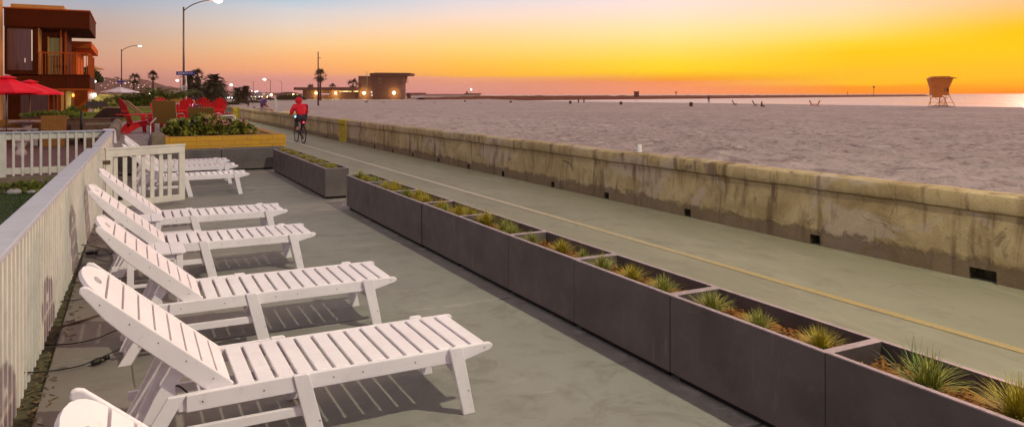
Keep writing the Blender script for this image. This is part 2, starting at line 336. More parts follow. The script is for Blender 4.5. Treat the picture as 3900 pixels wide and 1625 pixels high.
def planter_material():
    m, nt, b = node_mat('brown_composite'); q = NB(nt)
    oi = q.N('ShaderNodeObjectInfo'); tc = q.N('ShaderNodeTexCoord'); ad = q.N('ShaderNodeVectorMath'); ad.operation = 'ADD'
    q.L(tc.outputs['Object'], ad.inputs[0]); q.L(oi.outputs['Location'], ad.inputs[1]); v = ad.outputs[0]
    sp = q.N('ShaderNodeSeparateXYZ'); q.L(tc.outputs['Object'], sp.inputs[0]); z = sp.outputs[2]
    st = q.N('ShaderNodeMapping'); st.inputs['Scale'].default_value = (1,1,.12); q.L(v, st.inputs[0])
    c = q.mix(q.ramp(q.noise(v, 2.2, 6), .3, .7), (.066, .052, .052), (.118, .096, .092))
    c = q.mix(q.m('MULTIPLY', q.ramp(q.noise(v, 7, 6, .7, .5), .56, .7), .35), c, (.16, .125, .115))
    low = q.ramp(q.m('ADD', z, q.m('MULTIPLY', q.noise(v, 5, 6, .7), .35)), .22, .40, (1,1,1,1), (0,0,0,1))
    c = q.mix(q.m('MULTIPLY', low, .5), c, (.17, .135, .115))
    strk = q.m('MULTIPLY', q.ramp(q.noise(st.outputs[0], 14, 5, .7), .60, .70), q.ramp(q.noise(v, 1.1, 3), .5, .6))
    c = q.mix(q.m('MULTIPLY', strk, .4), c, (.30, .24, .22))
    q.L(c, b.inputs['Base Color']); b.inputs['Roughness'].default_value = .5; q.L(q.ramp(q.noise(v, 4, 5), .3, .7, (.38,.38,.38,1), (.62,.62,.62,1)), b.inputs['Roughness'])
    q.bump(q.noise(v, 60, 3), .4, .002, b); return m
def lumber_material():
    m, nt, b = node_mat('white_lumber'); q = NB(nt)
    oi = q.N('ShaderNodeObjectInfo'); tc = q.N('ShaderNodeTexCoord'); ad = q.N('ShaderNodeVectorMath'); ad.operation = 'ADD'
    q.L(tc.outputs['Object'], ad.inputs[0]); q.L(oi.outputs['Location'], ad.inputs[1]); v = ad.outputs[0]
    c = q.mix(q.ramp(q.noise(v, 3, 4), .3, .7), (.76, .70, .74), (.84, .79, .83))
    c = q.mix(q.m('MULTIPLY', q.ramp(q.noise(v, 11, 6, .75, .6), .56, .72), .30), c, (.52, .45, .44))
    c = q.mix(q.m('MULTIPLY', q.ramp(q.noise(v, 45, 3), .66, .74), .35), c, (.42, .36, .34))
    q.L(c, b.inputs['Base Color']); q.L(q.ramp(q.noise(v, 8, 4), .3, .7, (.38,.38,.38,1), (.6,.6,.6,1)), b.inputs['Roughness'])
    q.bump(q.noise(v, 90, 3), .3, .001, b); return m
M['white'] = lumber_material(); M['planter'] = planter_material(); M['litter'] = mat('dry_litter', (.09, .06, .03), rough=.9, var=.5, scale=40, rgb2=(.20, .13, .06))
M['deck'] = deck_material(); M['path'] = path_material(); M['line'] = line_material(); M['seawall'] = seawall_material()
M['sand'] = sand_material(); M['water'] = water_material(); M['ochre'] = block_material(); M['plaid'] = plaid_material()
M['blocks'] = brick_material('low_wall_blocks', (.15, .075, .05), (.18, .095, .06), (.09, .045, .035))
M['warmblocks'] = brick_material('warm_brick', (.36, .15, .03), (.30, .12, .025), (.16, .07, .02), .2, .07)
M['terra'] = mat('red_paving', (.17, .075, .075), rough=.8, var=.2, scale=2)
M['patio'] = mat('patio_concrete', (.30, .24, .25), rough=.8, var=.15, scale=2)
M['curb'] = mat('curb_concrete', (.20, .15, .11), rough=.9, var=.25, scale=5, bump=.006, bscale=20)
M['soil'] = mat('soil_strip', (.055, .042, .02), rough=.95, var=.5, scale=14, rgb2=(.13, .12, .05), bump=.02, bscale=25)
M['lawn'] = mat('lawn_grass', (.025, .05, .004), rough=.8, var=.4, scale=3, rgb2=(.05, .085, .01))
M['earth'] = mat('far_earth', (.14, .085, .07), rough=.95, var=.3, scale=.05)
M['hill'] = mat('hill_scrub', (.10, .05, .045), rough=.95, var=.45, scale=.02)
M['yellowend'] = mat('yellow_painted_end', (.48, .38, .03), rough=.8, var=.3, scale=7)

# ---------------------------------------------------------------- mesh builder
class MB:
    def __init__(s): s.v = []; s.f = []; s.mi = []
    def add(s, vs, fs, mi=0):
        o = len(s.v); s.v += [tuple(v) for v in vs]
        for f in fs: s.f.append(tuple(i+o for i in f)); s.mi.append(mi)
    def box(s, a, b, mi=0):
        x0, y0, z0 = a; x1, y1, z1 = b
        x0, x1 = min(x0, x1), max(x0, x1); y0, y1 = min(y0, y1), max(y0, y1); z0, z1 = min(z0, z1), max(z0, z1)
        s.add([(x0,y0,z0),(x1,y0,z0),(x1,y1,z0),(x0,y1,z0),(x0,y0,z1),(x1,y0,z1),(x1,y1,z1),(x0,y1,z1)],
              [(0,3,2,1),(4,5,6,7),(0,1,5,4),(1,2,6,5),(2,3,7,6),(3,0,4,7)], mi)
    def obox(s, c, ax, ay, az, mi=0):              # half-axis vectors
        c = Vector(c); ax = Vector(ax); ay = Vector(ay); az = Vector(az)
        vs = [c+sx*ax+sy*ay+sz*az for sz in (-1,1) for sx, sy in ((-1,-1),(1,-1),(1,1),(-1,1))]
        s.add(vs, [(0,3,2,1),(4,5,6,7),(0,1,5,4),(1,2,6,5),(2,3,7,6),(3,0,4,7)], mi)
    def beam(s, p, q, w, h, up=(0,0,1), mi=0):
        p = Vector(p); q = Vector(q); d = (q-p); l = d.length; d.normalize(); up = Vector(up)
        if abs(d.dot(up)) > .99: up = Vector((1,0,0))
        sx = d.cross(up).normalized(); u = sx.cross(d).normalized()
        s.obox((p+q)/2, d*(l/2), sx*(w/2), u*(h/2), mi)
    def prism_y(s, prof, y0, y1, mi=0):            # profile in xz, extruded along y
        n = len(prof); vs = [(x,y0,z) for x,z in prof]+[(x,y1,z) for x,z in prof]
        fs = [tuple(range(n)), tuple(range(2*n-1, n-1, -1))]+[(i, i+n, (i+1)%n+n, (i+1)%n) for i in range(n)]
        s.add(vs, fs, mi)
    def prism_x(s, prof, x0, x1, mi=0):
        n = len(prof); vs = [(x0,y,z) for y,z in prof]+[(x1,y,z) for y,z in prof]
        s.add(vs, [tuple(range(n)), tuple(range(2*n-1, n-1, -1))]+[(i, i+n, (i+1)%n+n, (i+1)%n) for i in range(n)], mi)
    def prism_z(s, prof, z0, z1, mi=0):
        n = len(prof); vs = [(x,y,z0) for x,y in prof]+[(x,y,z1) for x,y in prof]
        s.add(vs, [tuple(range(n-1,-1,-1)), tuple(range(n, 2*n))]+[(i, (i+1)%n, (i+1)%n+n, i+n) for i in range(n)], mi)
    def tube(s, pts, r, n=8, mi=0, caps=True):
        pts = [Vector(p) for p in pts]; rs = r if isinstance(r, (list, tuple)) else [r]*len(pts)
        base = len(s.v); ref = Vector((0,0,1))
        for i, p in enumerate(pts):
            d = (pts[min(i+1, len(pts)-1)]-pts[max(i-1, 0)]).normalized()
            a = d.cross(ref) if abs(d.dot(ref)) < .95 else d.cross(Vector((1,0,0)))
            a.normalize(); b = d.cross(a)
            for k in range(n):
                t = 2*PI*k/n; s.v.append(tuple(p+(a*math.cos(t)+b*math.sin(t))*rs[i]))
        for i in range(len(pts)-1):
            for k in range(n):
                s.f.append((base+i*n+k, base+i*n+(k+1)%n, base+(i+1)*n+(k+1)%n, base+(i+1)*n+k)); s.mi.append(mi)
        if caps:
            s.f.append(tuple(base+k for k in range(n-1,-1,-1))); s.mi.append(mi)
            s.f.append(tuple(base+(len(pts)-1)*n+k for k in range(n))); s.mi.append(mi)
    def lathe(s, prof, n=24, c=(0,0,0), mi=0):
        base = len(s.v)
        for r, z in prof:
            for k in range(n):
                t = 2*PI*k/n; s.v.append((c[0]+r*math.cos(t), c[1]+r*math.sin(t), c[2]+z))
        for i in range(len(prof)-1):
            for k in range(n):
                s.f.append((base+i*n+k, base+i*n+(k+1)%n, base+(i+1)*n+(k+1)%n, base+(i+1)*n+k)); s.mi.append(mi)
        s.f.append(tuple(base+k for k in range(n-1,-1,-1))); s.mi.append(mi)
        s.f.append(tuple(base+(len(prof)-1)*n+k for k in range(n))); s.mi.append(mi)
    def ball(s, c, r, n=10, m=6, sc=(1,1,1), mi=0):
        base = len(s.v)
        for i in range(1, m):
            t = PI*i/m
            for k in range(n):
                a = 2*PI*k/n; s.v.append((c[0]+r*sc[0]*math.sin(t)*math.cos(a), c[1]+r*sc[1]*math.sin(t)*math.sin(a), c[2]+r*sc[2]*math.cos(t)))
        s.v.append((c[0], c[1], c[2]+r*sc[2])); s.v.append((c[0], c[1], c[2]-r*sc[2])); T = len(s.v)-2; B = T+1
        for i in range(m-2):
            for k in range(n):
                s.f.append((base+i*n+k, base+(i+1)*n+k, base+(i+1)*n+(k+1)%n, base+i*n+(k+1)%n)); s.mi.append(mi)
        for k in range(n):
            s.f.append((T, base+k, base+(k+1)%n)); s.mi.append(mi)
            s.f.append((B, base+(m-2)*n+(k+1)%n, base+(m-2)*n+k)); s.mi.append(mi)
    def build(s, name, mats, parent=None, bevel=0, smooth=False, seg=2):
        me = bpy.data.meshes.new(name); me.from_pydata(s.v, [], s.f)
        if not isinstance(mats, (list, tuple)): mats = [mats]
        for mm in mats: me.materials.append(mm)
        if len(mats) > 1:
            for p, i in zip(me.polygons, s.mi): p.material_index = i
        me.update()
        bm = bmesh.new(); bm.from_mesh(me); bmesh.ops.recalc_face_normals(bm, faces=bm.faces); bm.to_mesh(me); bm.free()
        if smooth:
            for p in me.polygons: p.use_smooth = True
        o = bpy.data.objects.new(name, me); COL.objects.link(o)
        if parent: o.parent = parent
        if bevel:
            bv = o.modifiers.new('bevel', 'BEVEL'); bv.width = bevel; bv.segments = seg; bv.limit_method = 'ANGLE'; bv.angle_limit = R(35)
        return o
def tag(o, label=None, cat=None, group=None, kind=None):
    if label: o['label'] = label
    if cat: o['category'] = cat
    if group: o['group'] = group
    if kind: o['kind'] = kind
    return o
def empty(name, loc=(0,0,0), rz=0, label=None, cat=None, group=None):
    o = bpy.data.objects.new(name, None); COL.objects.link(o); o.location = loc; o.rotation_euler = (0,0,rz)
    o.empty_display_size = .1
    return tag(o, label, cat, group)
def dup(root, loc=None, rz=None, label=None, group=None, scale=None, parent=None):
    c = root.copy(); COL.objects.link(c)
    if parent is not None: c.parent = parent
    if loc is not None: c.location = loc
    if rz is not None: c.rotation_euler = (0,0,rz)
    if scale is not None: c.scale = scale if isinstance(scale, tuple) else (scale,)*3
    if label: c['label'] = label
    if group: c['group'] = group
    for ch in list(root.children):
        dup(ch, parent=c)
    return c
def struct(o): o['kind'] = 'structure'; return o
exec_parts = []

# ================================================================ SETTING
def beach_z(x, y):
    z = -.5 + .6*max(0, min(1, (y-230)/120))
    if y > 150: z += 0
    edge = 150 if y < 260 else 150
    if x > edge: z -= (x-edge)*.10
    return z
def grid(name, m, x0, x1, y0, y1, nx, ny, fz, smooth=True):
    b = MB()
    for j in range(ny+1):
        for i in range(nx+1):
            x = x0+(x1-x0)*i/nx; y = y0+(y1-y0)*j/ny; b.v.append((x, y, fz(x, y)))
    for j in range(ny):
        for i in range(nx):
            a = j*(nx+1)+i; b.f.append((a, a+1, a+nx+2, a+nx+1)); b.mi.append(0)
    return b.build(name, m, smooth=smooth)
b = MB(); b.add([(-4000,-300,-2.6),(6000,-300,-2.6),(6000,9000,-2.6),(-4000,9000,-2.6)], [(0,1,2,3)])
struct(b.build('ground', M['earth']))
# beach: near grid carries real dimples, the far grid the gentle slope to the water
def near_sand(x, y):
    z = -.5
    d = math.hypot(x, y)
    a = max(0, min(1, (95-d)/60))
    p = Vector((x*.9, y*.9, 0))
    z += a*(.11*noise.noise(p*1.1)+.13*noise.noise(p*2.3)+.07*noise.noise(p*4.6)) - .02*(1-a)
    return z
struct(grid('beach_near', M['sand'], 7.7, 107.7, -6, 94, 330, 330, near_sand))
b = MB()
xs = [7.7, 107.7, 118, 126, 130, 133, 136, 140, 148, 160]; xedge = lambda y: max(0, y-235)*.3; ys = [-40, -6, 94, 120, 160, 185, 200, 215, 230, 245, 260, 290, 320, 350, 365, 380, 400, 500, 900]
def fz(x, y):
    t_ = max(0, min(1, (y-352)/50)); z = -.52 + .5*t_*t_*(3-2*t_)
    if x > 125: z += .08*math.exp(-((x-133)/3)**2) - max(0, x-134)*.11
    return z
for y in ys:
    for x in xs: b.v.append((x+(xedge(y) if x > 108 else 0), y, fz(x, y)))
n = len(xs)
for j in range(len(ys)-1):
    for i in range(n-1):
        if xs[i] < 100 and ys[j] >= -6 and ys[j+1] <= 94: continue
        a = j*n+i; b.f.append((a, a+1, a+n+1, a+n)); b.mi.append(0)
struct(b.build('beach_far', M['sand'], smooth=True))
b = MB(); b.add([(134,-400,-1.35),(30000,-400,-1.35),(30000,30000,-1.35),(134,30000,-1.35)], [(0,1,2,3)])
struct(b.build('sea', M['water']))
# deck slabs with open joints
b = MB(); js = [-1.4, .05, 3.05, 6.0, 8.93, 12.0, 15.5, 19.95]
for a, c in zip(js, js[1:]): b.box((-.50, a+.013, -.12), (3.62, c-.013, 0))
struct(b.build('deck', M['deck'], bevel=.009))
b = MB(); b.box((-.62,-2,-.2), (3.62,20,-.06)); struct(b.build('deck_base', M['dark']))
b = MB(); b.box((3.626,-3,-.25), (7.6,150,0)); struct(b.build('boardwalk', M['path']))
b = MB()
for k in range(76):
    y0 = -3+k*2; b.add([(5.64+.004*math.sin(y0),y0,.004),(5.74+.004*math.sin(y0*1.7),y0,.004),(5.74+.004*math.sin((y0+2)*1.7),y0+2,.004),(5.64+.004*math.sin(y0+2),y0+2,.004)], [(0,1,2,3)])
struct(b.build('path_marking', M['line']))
b = MB(); b.box((-.74,-2,-.3), (-.505,19.4,-.045)); struct(b.build('soil_strip', M['soil']))
b = MB(); b.box((-30,-6,-.6), (-.745,18.7,-.18)); struct(b.build('lawn', M['lawn']))
b = MB()
for k in range(9000):
    x = -.8-rnd.random()*3.2; y = 8+rnd.random()*10.2; h = .03+rnd.random()*.04; a = rnd.random()*PI; dx = math.cos(a)*.006; dy = math.sin(a)*.006; l = rnd.uniform(-.02,.02)
    b.add([(x-dx,y-dy,-.185),(x+dx,y+dy,-.185),(x+l,y+l,-.18+h)], [(0,1,2)])
tag(b.build('grass', M['lawn']), 'short dark green lawn grass left of the white fence', 'grass', kind='stuff')
b = MB(); b.box((-30,19.1,-.5), (-.75,41,.12)); struct(b.build('yard_paving', M['terra']))
b = MB(); b.box((-30,41,-.5), (2.9,140,.45)); struct(b.build('street_ground', M['earth']))
b = MB(); b.box((-.74,19.96,-.4), (3.28,40.9,.75)); struct(b.build('patio', M['patio']))
b = MB(); b.box((3.30,41.1,-.4),(3.62,150,.1)); struct(b.build('path_kerb', M['curb']))
# hills
b = MB(); prof = [(-60,62),(330,60),(368,59),(385,70),(420,68),(445,64),(480,60),(500,56),(520,58),(535,64),(560,60),(590,50),(610,44),(640,36),(680,30),(720,26),(780,22),(850,18),(930,15),(1010,12),(1100,8),(1250,4)]
xsamp = list(range(-60, 1260, 6))
def hp(x):
    for (a, ha), (c, hc) in zip(prof, prof[1:]):
        if a <= x <= c: return ha+(hc-ha)*(x-a)/(c-a)
    return 0
D = 2100
for dd, k in ((-300, -.02), (-120, .45), (0, 1), (200, .9)):
    for x in xsamp:
        hh = hp(x)*k*(D+dd)/2811
        p = at_depth(x, 360, D+dd); hh += (1.8*noise.noise(Vector((x*.05, k*3, 1)))+1.6*noise.noise(Vector((x*.2, k, 5))))*(1 if k > 0 else 0)
        b.v.append((p.x, p.y, hh+1))
n = len(xsamp)
for j in range(3):
    for i in range(n-1): a = j*n+i; b.f.append((a, a+1, a+n+1, a+n)); b.mi.append(0)
struct(b.build('hills', M['hill'], smooth=True))

# ================================================================ SEA WALL
def wobble(y, z): return .012*noise.noise(Vector((0, y*1.3, z*3)))+.006*noise.noise(Vector((3, y*6, z*9)))
def sea_wall(y0, y1, label, holes=(), step=.22, yellow=None, far=False):
    root = empty('sea_wall', (7.6, (y0+y1)/2, 0), 0, label, 'sea wall')
    oy = (y0+y1)/2
    ys = {y0, y1}; y = y0
    while y < y1: ys.add(round(y, 3)); y += step
    hl = []
    for (hy, hw, hz) in holes: hl.append((hy-hw/2, hy+hw/2, hz)); ys.add(hy-hw/2); ys.add(hy+hw/2)
    ys = sorted(ys)
    prof = [(-.13,-.15),(-.13,0),(-.13,.07),(-.13,.12),(-.125,.3),(-.115,.5),(-.108,.645),(-.112,.665),(-.135,.690),(-.142,.72),(-.143,.825),(-.132,.853),(-.10,.868),(.02,.872),(.14,.866),(.18,.85),(.185,.7),(.14,.66),(.14,-.8)]
    b = MB(); n = len(prof)
    for y in ys:
        for x, z in prof:
            w = wobble(y, z) if z > -.1 else 0
            sag = .018*noise.noise(Vector((y*.5, 7, 0))) if z > .6 else 0
            b.v.append((x+w, y-oy, z+sag+(w*.5 if z > .6 else 0)))
    for j in range(len(ys)-1):
        ym = (ys[j]+ys[j+1])/2
        for i in range(n-1):
            hit = any(a < ym < c and prof[i][1] >= -.01 and prof[i+1][1] <= hz+.001 and i < 5 for a, c, hz in hl)
            if hit: continue
            a = j*n+i; b.f.append((a, a+1, a+n+1, a+n)); b.mi.append(0)
    b.f.append(tuple(range(n-1,-1,-1))); b.mi.append(0); q = (len(ys)-1)*n; b.f.append(tuple(range(q, q+n))); b.mi.append(0)
    o = b.build('wall', M['seawall'], root, smooth=False)
    for p in o.data.polygons: p.use_smooth = len(p.vertices) == 4
    o.data.set_sharp_from_angle(angle=R(28))
    for a, c, hz in hl:
        h = MB(); x0, x1 = -.14, .02
        x0 = -.126
        h.add([(x0,a-oy,0),(x0,c-oy,0),(x0,c-oy,hz),(x0,a-oy,hz),(x1,a-oy,0),(x1,c-oy,0),(x1,c-oy,hz),(x1,a-oy,hz)], [(4,5,6,7),(0,4,7,3),(1,2,6,5),(3,7,6,2)])
        d = h.build('drain_hole', M['soil'], root)
    if yellow:
        for s_ in yellow:
            ye = y1 if s_ > 0 else y0
            h = MB(); a_, c_ = (ye-1.05, ye+.012) if s_ > 0 else (ye-.012, ye+1.05)
            h.prism_y([(-.145,0),(-.14,.67),(-.19,.71),(-.19,.86),(-.10,.885),(.16,.882),(.2,.86),(.2,-.5),(-.145,-.5)], a_-oy, c_-oy)
            h.build('painted_end', M['yellowend'], root, bevel=.01)
    return root
sea_wall(-2.2, 29.7, 'long weathered concrete sea wall with cracks and a rounded coping, nearest stretch beside the boardwalk',
         [(4.35,.26,.12),(6.36,.15,.12),(8.7,.14,.12),(10.84,.14,.12),(12.7,.13,.12),(14.93,.13,.12),(16.85,.13,.12),(18.9,.13,.12),(20.96,.13,.12),(22.85,.13,.12),(24.85,.13,.12)], yellow=(1,))
sea_wall(29.75, 61.6, 'middle stretch of sea wall with the seated person on it, yellow painted far end', [(32,.13,.12),(36,.13,.12)], step=.6, yellow=(1,))
sea_wall(64.2, 140, 'far stretch of sea wall beyond the yellow beach opening', step=2, yellow=(-1,))
c = MB(); c.lathe([(.040,0),(.042,.004),(.044,.12),(.043,.128),(.036,.130)], 20)
o = c.build('cup', M['white_paint'], smooth=False); o.location = (7.66, 10.14, .868); tag(o, 'small plain white cylinder standing alone on top of the sea wall', 'cup')
# beach box beyond the wall
b = MB(); b.box((0,-.5,0),(.9,.5,.72)); b.box((-.05,-.6,.7205),(.95,.6,.80)); r_ = empty('beach_platform', (8.3, 47.5, 0), 0, 'low yellowish concrete box behind the wall right of the seated person', 'platform')
b.build('box', M['yellow_wall'], r_, bevel=.02); b = MB(); b.box((.25,-.53,.35),(.65,-.5005,.6)); b.build('slot', M['dark'], r_)

# ================================================================ PLANTERS
def tuft_mesh(name, m, seed, n=120, rad=.15, h=.2, weed=False):
    r = random.Random(seed); b = MB()
    for i in range(n):
        a = r.random()*2*PI; lean = (r.random()**.7)*rad*1.0; hh = h*(.55+.55*r.random())*(1-.35*lean/rad)
        w = .0022+.0013*r.random(); bx = r.gauss(0,.018); by = r.gauss(0,.018)
        dx, dy = math.cos(a), math.sin(a); px, py = -dy*w, dx*w; pts = []
        for k in range(5):
            t = k/4; o = lean*t**1.6; pts.append((bx+dx*o, by+dy*o, hh*(t-.18*t*t*lean/rad*1.5)))
        vs = []
        for k, p in enumerate(pts):
            s_ = 1-(k/4)**1.5*.9; vs += [(p[0]-px*s_, p[1]-py*s_, p[2]), (p[0]+px*s_, p[1]+py*s_, p[2])]
        b.add(vs, [(2*k, 2*k+1, 2*k+3, 2*k+2) for k in range(4)])
    return b.build(name, m)
PR = random.Random(11)
def mulch_mesh(L, Wd):
    b = MB(); nx, ny = 8, 24
    for j in range(ny+1):
        for i in range(nx+1):
            x = -Wd/2+Wd*i/nx; y = -L/2+L*j/ny; b.v.append((x, y, .445+.025*noise.noise(Vector((x*7, y*7, 2)))))
    for j in range(ny):
        for i in range(nx): a = j*(nx+1)+i; b.f.append((a, a+1, a+nx+2, a+nx+1)); b.mi.append(0)
    for k in range(260):
        x = PR.uniform(-Wd/2+.02, Wd/2-.02); y = PR.uniform(-L/2+.02, L/2-.02); a = PR.random()*PI; t = PR.uniform(-.5,.5)
        l = PR.uniform(.008,.03); ax = Vector((math.cos(a), math.sin(a), t)).normalized()*l; ay = Vector((-math.sin(a), math.cos(a), 0))*PR.uniform(.003,.008)
        b.obox((x, y, .46+PR.random()*.01), ax, ay, ax.cross(ay).normalized()*.0015)
    return b
def make_planter(L, Wd=.42, H=.545):
    root = empty('planter_box')
    t = .027; b = MB()
    b.box((-Wd/2,-L/2,.045),(-Wd/2+t,L/2,H)); b.box((Wd/2-t,-L/2,.045),(Wd/2,L/2,H))
    b.box((-Wd/2+t,-L/2,.045),(Wd/2-t,-L/2+t,H)); b.box((-Wd/2+t,L/2-t,.045),(Wd/2-t,L/2,H)); b.box((-Wd/2+t,-L/2+t,.045),(Wd/2-t,L/2-t,.07))
    b.build('box', M['planter'], root)
    e = .0015; b = MB()                      # top rim, light on it painted as a paler tone; proud by a hair
    a0, a1, c0, c1 = -Wd/2-e, Wd/2+e, -L/2-.001, L/2+.001; t2 = t+.001
    b.add([(a0,c0,H+.002),(a1,c0,H+.002),(a1,c1,H+.002),(a0,c1,H+.002),(a0+t2,c0+t2,H+.002),(a1-t2,c0+t2,H+.002),(a1-t2,c1-t2,H+.002),(a0+t2,c1-t2,H+.002),
           (a0,c0,H-.004),(a1,c0,H-.004),(a1,c1,H-.004),(a0,c1,H-.004),(a0+t2,c0+t2,H-.004),(a1-t2,c0+t2,H-.004),(a1-t2,c1-t2,H-.004),(a0+t2,c1-t2,H-.004)],
          [(0,1,5,4),(1,2,6,5),(2,3,7,6),(3,0,4,7),(0,8,9,1),(1,9,10,2),(2,10,11,3),(3,11,8,0),(4,5,13,12),(5,6,14,13),(6,7,15,14),(7,4,12,15)])
    b.build('rim', M['rim'], root)
    b = MB(); b.box((-Wd/2+.035,-L/2+.05,0),(Wd/2-.035,L/2-.05,.0449)); b.build('plinth', M['dark'], root)
    mulch_mesh(L-2*t-.004, Wd-2*t-.004).build('mulch', M['mulch'], root)
    return root
tm = [tuft_mesh('fescue_tuft', M['fescue'], 3, 280, .18, .20), tuft_mesh('fescue_tuft', M['fescue_yellow'], 5, 340, .20, .21), tuft_mesh('fescue_tuft', M['fescue'], 9, 200, .17, .22)]
weed = tuft_mesh('fescue_tuft', M['weed'], 21, 34, .22, .30)
used = {}
ordn = ['first', 'second', 'third', 'fourth', 'fifth', 'sixth', 'seventh', 'eighth', 'ninth']
def put_tuft(k, x, y, z, sc, label):
    src = tm[k]
    if k in used: o = src.copy(); COL.objects.link(o)
    else: o = src; used[k] = 1
    o.location = (x, y, z); o.rotation_euler = (0, 0, PR.random()*6.28); o.scale = (sc,)*3
    tag(o, label, 'grass tuft', 'fescue tufts planted in the long boxes')
P0 = make_planter(1.160)
rowA = [(2.59-1.165, 2.59), (2.59, 3.80), (3.80, 4.97), (4.97, 6.11), (6.11, 7.31), (7.31, 8.42), (8.42, 9.62), (9.62, 10.80), (10.80, 11.93)]
plain = ['dark planter box cropped by the right edge of the photo, nearest of the row', 'dark planter box second from the nearest, three separate tufts and a little green weed']
tufts_at = [[.30,.66], [.16,.50,.84], [.22,.54,.82], [.15,.47,.84], [.24,.45,.80], [.16,.36,.60,.85], [.18,.40,.64,.84], [.22,.42,.60,.80], [.2,.42,.62,.82]]
plan = [(1,0), (1,0,0), (0,1,0), (2,1,2), (0,0,1), (1,1,0,1), (1,1,1,0), (1,1,1,0), (0,0,1,0)]
for i, (a, c) in enumerate(rowA):
    lab = '%s dark planter box of the near row, counted from the right edge of the photo' % ordn[i]
    if i == 0: lab = 'dark planter box cut off by the right edge, nearest of the near row'
    if i == 8: lab = 'dark planter box at the far end of the near row, beside the gap'
    r_ = P0 if i == 0 else dup(P0)
    r_.location = (3.32+PR.uniform(-.006,.006), (a+c)/2, PR.uniform(0,.004)); r_.rotation_euler = (0,0,PR.uniform(-.004,.004)); r_.scale = (1, (c-a-.006)/1.160, 1)
    tag(r_, lab, 'planter', 'dark planter boxes along the boardwalk')
    ts = tufts_at[i]
    for j, (f_, k) in enumerate(zip(ts, plan[i])):
        where = 'far' if j == len(ts)-1 else ('near' if j == 0 else 'middle')
        if len(ts) == 4 and j in (1, 2): where = 'near middle' if j == 1 else 'far middle'
        nm = ('nearest' if i == 0 else ('far-end' if i == 8 else ordn[i]))
        put_tuft(k, 3.30+PR.uniform(-.06,.06), a+(c-a)*(f_+PR.uniform(-.03,.03)), .45, PR.uniform(.78,1.22), '%s fescue tuft, %s one in the %s planter box of the near row' % (['grey green','yellowish','tall sparse'][k], where, nm))
weed.location = (3.34, 2.25, .44); weed.rotation_euler = (0,0,1); tag(weed, 'bright green weed with long loose blades in the nearest planter', 'weed')
w2 = MB()
for k in range(9):
    a = k*.7; w2.obox((3.30+.03*math.cos(a), 2.62+.03*math.sin(a)+.12, .455+.01*(k%3)), (.018*math.cos(a), .018*math.sin(a), .008), (-.009*math.sin(a), .009*math.cos(a), 0), (0,0,.0008))
tag(w2.build('weed', M['weed'], smooth=False), 'tiny broad-leaved green weed in the second planter from the right', 'weed')
rowB = [13.16, 14.24, 15.34, 16.42, 17.5, 18.6]
for i in range(5):
    a, c = rowB[i], rowB[i+1]
    lab = '%s dark planter box of the far row, counted from the gap' % ordn[i]
    r_ = dup(P0, (3.27, (a+c)/2, 0), 0, lab, 'dark planter boxes along the boardwalk', (1, (c-a-.006)/1.160, 1))
    for j, f_ in enumerate((.2, .5, .8)):
        put_tuft((i+j)%2, 3.27+PR.uniform(-.05,.05), a+(c-a)*f_, .45, PR.uniform(.85,1.1), '%s fescue tuft, %s one in the %s planter box of the far row' % (['grey green','yellowish'][(i+j)%2], ('near','middle','far')[j], ordn[i]))
for i, (a, c) in enumerate(((1.95,3.48), (.84,1.94), (-.27,.83))):
    dup(P0, ((a+c)/2, 19.42, 0), PI/2, ['dark planter box under the ochre wall at the corner of the two rows', 'dark planter box under the ochre wall, middle of the back row', 'dark planter box under the ochre wall, mostly behind the open gate'][i], 'dark planter boxes across the back of the deck', (1, (c-a-.006)/1.160, 1))

